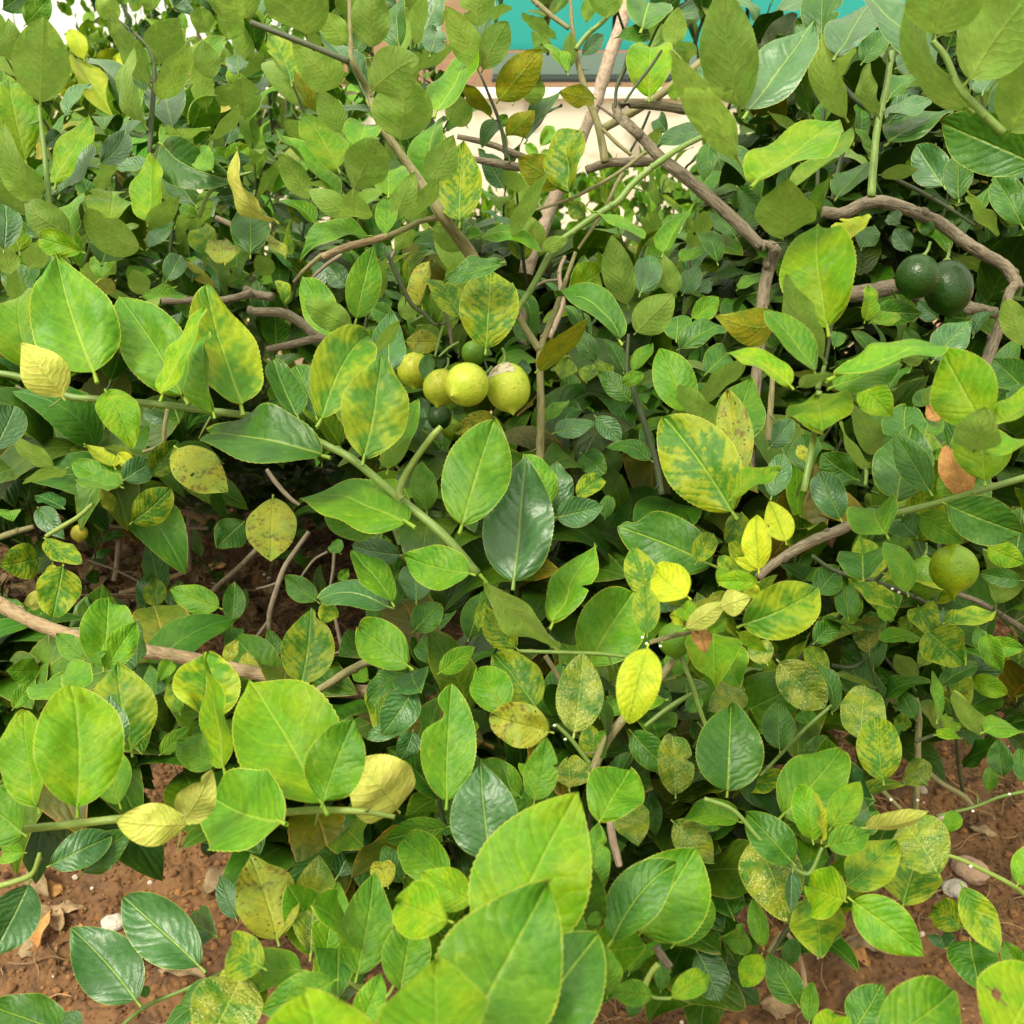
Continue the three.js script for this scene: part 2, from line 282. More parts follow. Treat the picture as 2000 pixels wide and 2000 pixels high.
{ // white building with a green-grey parapet, upper left
  const b = thing('white_building', 'white panelled building with grey green parapet beyond the left bushes', 'building', V(-4.7, 0, -7.6));
  const white = new THREE.MeshStandardMaterial({ color: new THREE.Color().setRGB(0.78, 0.77, 0.76), roughness: 0.7 }), grey = new THREE.MeshStandardMaterial({ color: new THREE.Color().setRGB(0.13, 0.19, 0.15), roughness: 0.7 });
  for (let c = 0; c < 9; c++) mesh('panel', box(0.665, 3, 0.12, -2.4 + c * 0.675, 2.2, -0.2 + 0.004 * (c % 2)), white, b);
  mesh('parapet', box(6.2, 0.26, 0.25, 0.3, 0.83, 0.12), grey, b); mesh('wall', box(6.2, 0.7, 0.2, 0.3, 0.35, 0.1), white, b);
  mesh('post', box(0.1, 0.34, 0.12, 0.75, 1.12, 0.1), grey, b);
}
{ // terracotta pot behind the arching branch, right
  const c = at(1936, 612, 4.2), g = thing('flower_pot', 'orange terracotta pot standing behind the right-hand branches', 'flower pot', V(c.x, 0.02, c.z));
  const clay = new THREE.MeshStandardMaterial({ map: texture(128, 128, (u, v) => mix3([0.50, 0.130, 0.060], [0.58, 0.19, 0.10], fbm(u * 9, v * 9, 99))), roughness: 0.85 });
  const P = (a) => a.map(([x, y]) => new THREE.Vector2(x, y));
  mesh('body', new THREE.LatheGeometry(P([[0, 0.0], [0.13, 0], [0.135, 0.01], [0.2, 0.4], [0.185, 0.4], [0.12, 0.02], [0, 0.02]]), 40), clay, g);
  mesh('rim', new THREE.LatheGeometry(P([[0.187, 0.36], [0.222, 0.365], [0.226, 0.375], [0.228, 0.455], [0.222, 0.465], [0.195, 0.463], [0.187, 0.45], [0.187, 0.36]]), 40), clay, g);
  mesh('soil', new THREE.CylinderGeometry(0.183, 0.18, 0.02, 32).translate(0, 0.40, 0), new THREE.MeshStandardMaterial({ color: new THREE.Color().setRGB(0.06, 0.035, 0.02), roughness: 1 }), g);
}
// points of the soil seen at a pixel
function groundAt(px, py) { const p = at(px, py, 1), o = camera.position, d = p.clone().sub(o); let k = -(o.y) / d.y; for (let i = 0; i < 4; i++) { const q = o.clone().addScaledVector(d, k); k = (groundH(q.x, q.z) - o.y) / d.y; } return o.clone().addScaledVector(d, k); }
{ // bricks of an edging, right
  const g = thing('brick_edging', 'weathered red brick edging half hidden behind right bush', 'edging', (() => { const p = groundAt(1800, 860); return V(p.x, groundH(p.x, p.z), p.z); })());
  const bm = [0, 1, 2].map((i) => new THREE.MeshStandardMaterial({ map: texture(64, 64, (u, v) => mix3([[0.40, 0.11, 0.06], [0.33, 0.2, 0.15], [0.42, 0.16, 0.09]][i], [0.36, 0.30, 0.25], smooth(fbm(u * 6, v * 6, 101 + i), 0.4, 0.65))), roughness: 0.95 }));
  for (let c = 0; c < 7; c++) for (let r = 0; r < 3; r++) { const m = mesh('brick', box(0.2, 0.085, 0.1, 0, 0, 0), bm[(c * 3 + r * 2) % 3], g); m.position.set(-0.5 + c * 0.212 + (r % 2) * 0.1, 0.04 + r * 0.093, R(-0.008, 0.008)); m.rotation.y = R(-0.04, 0.04); }
}
{ // stones
  const stone = (px, py, r, col, label, sq = [1, 0.6, 0.8]) => {
    const g = new THREE.IcosahedronGeometry(1, 4), p = g.attributes.position, v = V(0, 0, 0), s = Math.floor(px);
    for (let i = 0; i < p.count; i++) { v.fromBufferAttribute(p, i); const k = 1 + 0.5 * (fbm(v.x * 1.3 + s, v.y * 1.3 + v.z * 1.7, s) - 0.5) + 0.12 * (fbm(v.x * 6 + s, v.y * 6 + v.z * 7, s + 3) - 0.5); v.multiplyScalar(k * r); p.setXYZ(i, v.x * sq[0], v.y * sq[1], v.z * sq[2]); }
    g.computeVertexNormals();
    const m = mesh('stone', g, new THREE.MeshStandardMaterial({ color: new THREE.Color().setRGB(...col), roughness: 0.95, bumpMap: barkBump, bumpScale: 0.002 })), q = groundAt(px, py); m.position.copy(q); m.position.y += r * 0.25; m.rotation.y = R(0, 6); tag(m, label, 'stone');
  };
  stone(1890, 1704, 0.034, [0.38, 0.25, 0.17], 'rounded tan stone on soil beside the lower right twig');
  stone(1862, 1738, 0.022, [0.42, 0.38, 0.33], 'small grey stone below the rounded tan stone');
  stone(222, 1806, 0.019, [0.5, 0.45, 0.38], 'chalky white stone between the two dark lower left leaves', [1, 0.7, 0.9]);
  stone(1800, 1545, 0.012, [0.4, 0.32, 0.25], 'small brown stone at the foot of the thin right stem');
}
{ // fallen leaves, one by one
  const shapes = [0, 1, 2, 3, 4, 5].map((i) => leafGeo({ L: 0.07 + 0.008 * (i % 3), W: 0.026 + 0.006 * (i % 4), nt: 18, nu: 3, curl: 0.16 - 0.1 * (i % 3), fold: 0.6 * (i % 2 ? 1 : -0.6), wave: 0.12, wf: 2.2, ph: i, tip: 0.25 * (i % 2), saw: 0.02 }));
  const spots = '95 1790 60 1840 120 1830 150 1812 45 1800 80 1760 30 1870 110 1865 170 1780 125 1752 290 1640 275 1655 300 1630 335 1755 200 1650 60 1700 240 1850 310 1900 150 1910 400 1760 1740 1870 1850 1800 1560 1830 1640 1850 1700 1900 1900 1850 1950 1640 1700 1960 1480 1960 1420 1920 330 1070 420 1040 250 1060 480 1100 300 1110 560 1060 390 1120 220 1120 440 1170 520 1150 350 1010 600 1110'.split(' ').map(Number);
  for (let i = 0; i < spots.length; i += 2) {
    const q = groundAt(spots[i], spots[i + 1]), m = mesh('fallen_leaf', pick(shapes), LM[rnd() < 0.8 ? 't' : 'd'][Math.floor(rnd() * 6)]);
    m.position.set(q.x, groundH(q.x, q.z) + 0.008, q.z); m.rotation.set(-Math.PI / 2 + R(-0.35, 0.35), R(-0.4, 0.4), R(0, 6.28)); m.scale.setScalar(R(0.6, 1.1));
    tag(m, 'dry tan curled leaf fallen on the brown soil', 'fallen leaf', 'dry leaves fallen on the soil');
  }
}
{ // straw, clods and grit lie on the soil in masses
  const M = new THREE.Matrix4(), Q = new THREE.Quaternion(), E = new THREE.Euler(), C = new THREE.Color();
  const straw = tube([V(-0.03, 0, 0), V(-0.01, 0.002, 0.004), V(0.012, 0.003, -0.003), V(0.03, 0, 0.002)], [0.0006, 0.0009, 0.0008, 0.0005], 4, 3);
  const n = 11000, im = new THREE.InstancedMesh(straw, new THREE.MeshStandardMaterial({ color: 0xffffff, roughness: 0.9 }), n);
  for (let i = 0; i < n; i++) { const x = R(-1.5, 1.6), z = -R(1.0, 3.2), den = fbm(x * 3, z * 3, 111); if (den < 0.47 && rnd() < 0.92) { i--; continue; } E.set(R(-0.3, 0.3), R(0, 6.3), R(-0.35, 0.35)); M.compose(V(x, groundH(x, z) + 0.003, z), Q.setFromEuler(E), V(1, 1, 1).multiplyScalar(R(0.5, 1.6))); im.setMatrixAt(i, M); const k = rnd() < 0.35 ? R(0.9, 1.5) : R(0.2, 0.7); im.setColorAt(i, C.setRGB(0.25 * k, 0.150 * k, 0.070 * k)); }
  im.name = 'dry_grass'; im.castShadow = im.receiveShadow = true; scene.add(im); tag(im, 'dry straw and rootlets strewn over the soil', 'dry grass', null, 'stuff');
  const clod = new THREE.IcosahedronGeometry(1, 1), cp = clod.attributes.position; for (let i = 0; i < cp.count; i++) { const k = 1 + 0.6 * (fbm(cp.getX(i) * 2 + 3, cp.getY(i) * 2 + cp.getZ(i), 7) - 0.5); cp.setXYZ(i, cp.getX(i) * k, cp.getY(i) * k * 0.75, cp.getZ(i) * k); } clod.computeVertexNormals();
  const n2 = 60000, cm = new THREE.InstancedMesh(clod, new THREE.MeshStandardMaterial({ color: 0xffffff, roughness: 1 }), n2);
  for (let i = 0; i < n2; i++) { const x = R(-1.5, 1.6), z = -R(1.0, 3.2), r = 0.0009 + 0.0016 * rnd() + 0.007 * Math.pow(rnd(), 9); E.set(R(0, 6), R(0, 6), 0); M.compose(V(x, groundH(x, z) + r * 0.3, z), Q.setFromEuler(E), V(r, r, r)); cm.setMatrixAt(i, M); const k = R(0.45, 1.5), p = rnd() < 0.015; cm.setColorAt(i, p ? C.setRGB(0.5, 0.42, 0.33) : C.setRGB(0.16 * k, 0.074 * k, 0.026 * k)); }
  cm.name = 'gravel'; cm.castShadow = cm.receiveShadow = true; scene.add(cm); tag(cm, 'small clods and grit on the brown soil', 'clods', null, 'stuff');
}

// ---------------------------------------------------------------- the bushes
const BUSH = {
  L: thing('lime_bush', 'left lime bush with upright shoots and long arching green stems', 'bush', groundAt(120, 1330).setY(0)),
  C: thing('lime_bush', 'middle lime bush with pale trunk carrying the cluster of yellow limes', 'bush', groundAt(1010, 1000).setY(0)),
  R: thing('lime_bush', 'right lime bush with thick brown arching branches and dark green limes', 'bush', groundAt(1500, 1060).setY(0)),
  F: thing('lime_bush', 'low foreground lime bush with big glossy leaves at bottom centre', 'bush', groundAt(1050, 1850).setY(0)),
  Y: thing('lime_bush', 'low lime bush with mottled yellowing leaves over the bare soil, lower right', 'bush', groundAt(1640, 1560).setY(0)),
  BL: thing('lime_bush', 'dense lime bush standing behind the left one, below the white building', 'bush', groundAt(300, 800).setY(0)),
  BC: thing('lime_bush', 'leafy lime bush growing behind the pale trunk of the middle bush', 'bush', groundAt(900, 760).setY(0)),
  BR: thing('lime_bush', 'shady dark green lime bush behind the thick brown arching branches', 'bush', groundAt(1750, 760).setY(0)),
};
for (const k in BUSH) BUSH[k].updateMatrixWorld(true);
const inBush = (m, bush) => { m.applyMatrix4(new THREE.Matrix4().makeTranslation(-bush.position.x, -bush.position.y, -bush.position.z)); };
const K = 500 / 1932, count = {};
const UNDER = 'uUv';
function leafFrame(P0, P1, W, L, under, roll) {
  const Y = P1.clone().sub(P0).normalize(), view = camera.position.clone().sub(P0).normalize();
  let Z = view.clone().addScaledVector(Y, -view.dot(Y)).normalize(), X = V(0, 0, 0).crossVectors(Y, Z);
  if (roll) { Z.applyAxisAngle(Y, roll); X.crossVectors(Y, Z); }
  return new THREE.Matrix4().makeBasis(X, Y, Z).setPosition(P0);
}
function hero(bush, bx, by, tx, ty, w, kind, dcm, opt) {
  const d = dcm / 100, under = UNDER.includes(kind), Lp = Math.hypot(tx - bx, ty - by), RATIO = opt.R ?? (w / Lp > 0.54 && w / Lp < 0.72 ? w / Lp : 0.56);
  const S = mpp(d); let obs = w / Lp, roll = 0, tilt = (opt.t ?? R(12, 30)) * Math.PI / 180, Wm = w * S;
  const up = Math.sign(by - ty) || 1;
  if (obs > RATIO * 1.12) tilt = Math.max(tilt, Math.min(1.15, Math.acos(RATIO / obs)));
  let dz = Lp * S * Math.tan(tilt) * up * (under ? -1 : 1) * (opt.z ?? 1);
  const mid = 0.4 * dz, P0 = at(bx, by, d - mid), P1 = at(tx, ty, d - mid + dz), L = P0.distanceTo(P1);
  if (Wm / L < RATIO * 0.72) { const c = clamp(Wm / (L * RATIO * 0.85), 0.16, 1); roll = Math.acos(c); Wm = L * RATIO * 0.85; }
  else roll = R(-0.2, 0.2);
  if (roll > 0.3) { // turn the upper side to the sky (undersides: the lower side to the ground)
    const up1 = V(0, 0, 0).setFromMatrixColumn(leafFrame(P0, P1, 0, 0, under, roll), 2).y, up2 = V(0, 0, 0).setFromMatrixColumn(leafFrame(P0, P1, 0, 0, under, -roll), 2).y;
    if ((up1 < up2) !== under) roll = -roll;
    if (opt.o) roll *= opt.o;
  }
  const g = leafGeo({ L, W: Wm * 1.02, nt: Lp > 110 ? 52 : 36, nu: Lp > 110 ? 5 : 4, curl: opt.c ?? (rnd() < 0.22 ? R(0.08, 0.18) : R(-0.05, 0.07)), tip: opt.p ?? (rnd() < 0.2 ? R(0.15, 0.4) : R(-0.02, 0.10)), fold: opt.f ?? (under ? R(-0.35, -0.05) : R(0.12, 0.42)), wave: opt.v ?? R(0.02, 0.075), wf: R(1.2, 2.4), ph: R(0, 6), bow: opt.b ?? R(-0.03, 0.03), twist: opt.w ?? R(-0.7, 0.7), lump: R(0.04, 0.2), a: opt.A ?? R(0.58, 0.76), b: opt.B ?? R(0.72, 1.02), cup: R(-0.12, 0.12), notch: opt.n ?? (rnd() < 0.16 && w < 85 ? [[R(0.3, 0.92), rnd() < 0.5 ? 1 : -1, R(0.15, 0.5), R(0.02, 0.05)]] : undefined), hole: opt.h });
  const B = BUSH[bush], M = leafFrame(P0, P1, 0, 0, under, roll), pos = V(0, 0, 0).setFromMatrixPosition(M).sub(B.position);
  const mi = Math.floor(rnd() * 6), m = mesh('leaf', g, LM[kind][opt.m ?? mi], B);
  m.applyMatrix4(M.setPosition(pos)); if (LABELS[kind]) m.userData.label = LABELS[kind];
  count[bush] = (count[bush] ?? 0) + 1;
}
function leaves(text) {
  let ox = 0, oy = 0, k = K, bush = 'C';
  for (const line of text.trim().split('\n')) {
    const t = line.trim().split(/\s+/); if (t[0] === '@') { ox = +t[1]; oy = +t[2]; k = t[4] === 'px' ? 1 : K; bush = t[3]; continue; }
    if (t.length < 7) continue;
    const opt = {}; for (const s of t.slice(7)) { if (s === '-') continue; const [a, b] = s.split('='); if (a === 'n') (opt.n ??= []).push(b.split(',').map(Number)); else if (a === 'h') (opt.h ??= []).push(b.split(',').map(Number)); else if (a === 'q') opt.q = b; else opt[a] = +b; }
    const n = t.slice(0, 5).map(Number); hero(opt.q ?? bush, ox + n[0] * k, oy + n[1] * k, ox + n[2] * k, oy + n[3] * k, n[4] * k, t[5], +t[6], opt);
  }
}
const THORN = new THREE.ConeGeometry(0.0011, 0.014, 6).translate(0, 0.007, 0), BUD = new THREE.SphereGeometry(1, 9, 7).scale(1.1, 0.7, 1.3);
function stems(text) {
  let ox = 0, oy = 0, k = K, bush = 'C';
  for (const line of text.trim().split('\n')) {
    if (line.trim()[0] === '@') { const t = line.trim().split(/\s+/); ox = +t[1]; oy = +t[2]; bush = t[3]; k = t[4] === 'px' ? 1 : K; continue; }
    const [head, ...pp] = line.split('|'), h = head.trim().split(/\s+/); if (h.length < 2) continue;
    let d = +h[1] / 100; const B = BUSH[h[3] ?? bush], P = [], rad = [];
    for (const s of pp) { const a = s.trim().split(/\s+/).map(Number); if (a[3]) d = a[3] / 100; P.push(at(ox + a[0] * k, oy + a[1] * k, d)); rad.push(a[2] * k * mpp(d) * (h[0] === 'brown' ? 0.88 : 0.94)); }
    const base = P[0].clone(), g = tube(P.map((p) => p.clone().sub(base)), rad, 12, 8, h[0] === 'brown' ? 0.08 : 0.05, Math.floor(R(0, 900)));
    const m = mesh(h[2] ?? 'branch', g, SM[h[0]], B); m.position.copy(base).sub(B.position);
    if (!h[2] && h[0] !== 'dead' && P.length > 2) { // thorns and bud knots along the stem
      const cv = new THREE.CatmullRomCurve3(P.map((q) => q.clone().sub(base)), false, 'centripetal'), len = cv.getLength();
      for (let f = R(0.02, 0.06) / len; f < 0.98; f += R(0.025, 0.07) / len) {
        const c = cv.getPoint(f), T = cv.getTangent(f), q = f * (rad.length - 1), r = rad[Math.min(rad.length - 1, Math.round(q))], dir = V(R(-1, 1), R(-1, 1), R(-1, 1)); dir.addScaledVector(T, -dir.dot(T)).normalize();
        if (rnd() < 0.45) { const th = mesh('thorn', THORN, SM[h[0] === 'brown' || h[0] === 'tan' || h[0] === 'pale' ? 'olive' : h[0]], m); th.position.copy(c).addScaledVector(dir, r * 0.7); th.quaternion.setFromUnitVectors(UPV, dir.clone().addScaledVector(T, 0.5).normalize()); th.scale.setScalar(R(0.5, 1.2)); }
        else { const kn = mesh('bud', BUD, SM[h[0]], m); kn.position.copy(c).addScaledVector(dir, r * 0.72); kn.quaternion.setFromUnitVectors(UPV, dir); kn.scale.setScalar(clamp(r * 0.75, 0.0015, 0.008)); }
      }
    }
  }
}

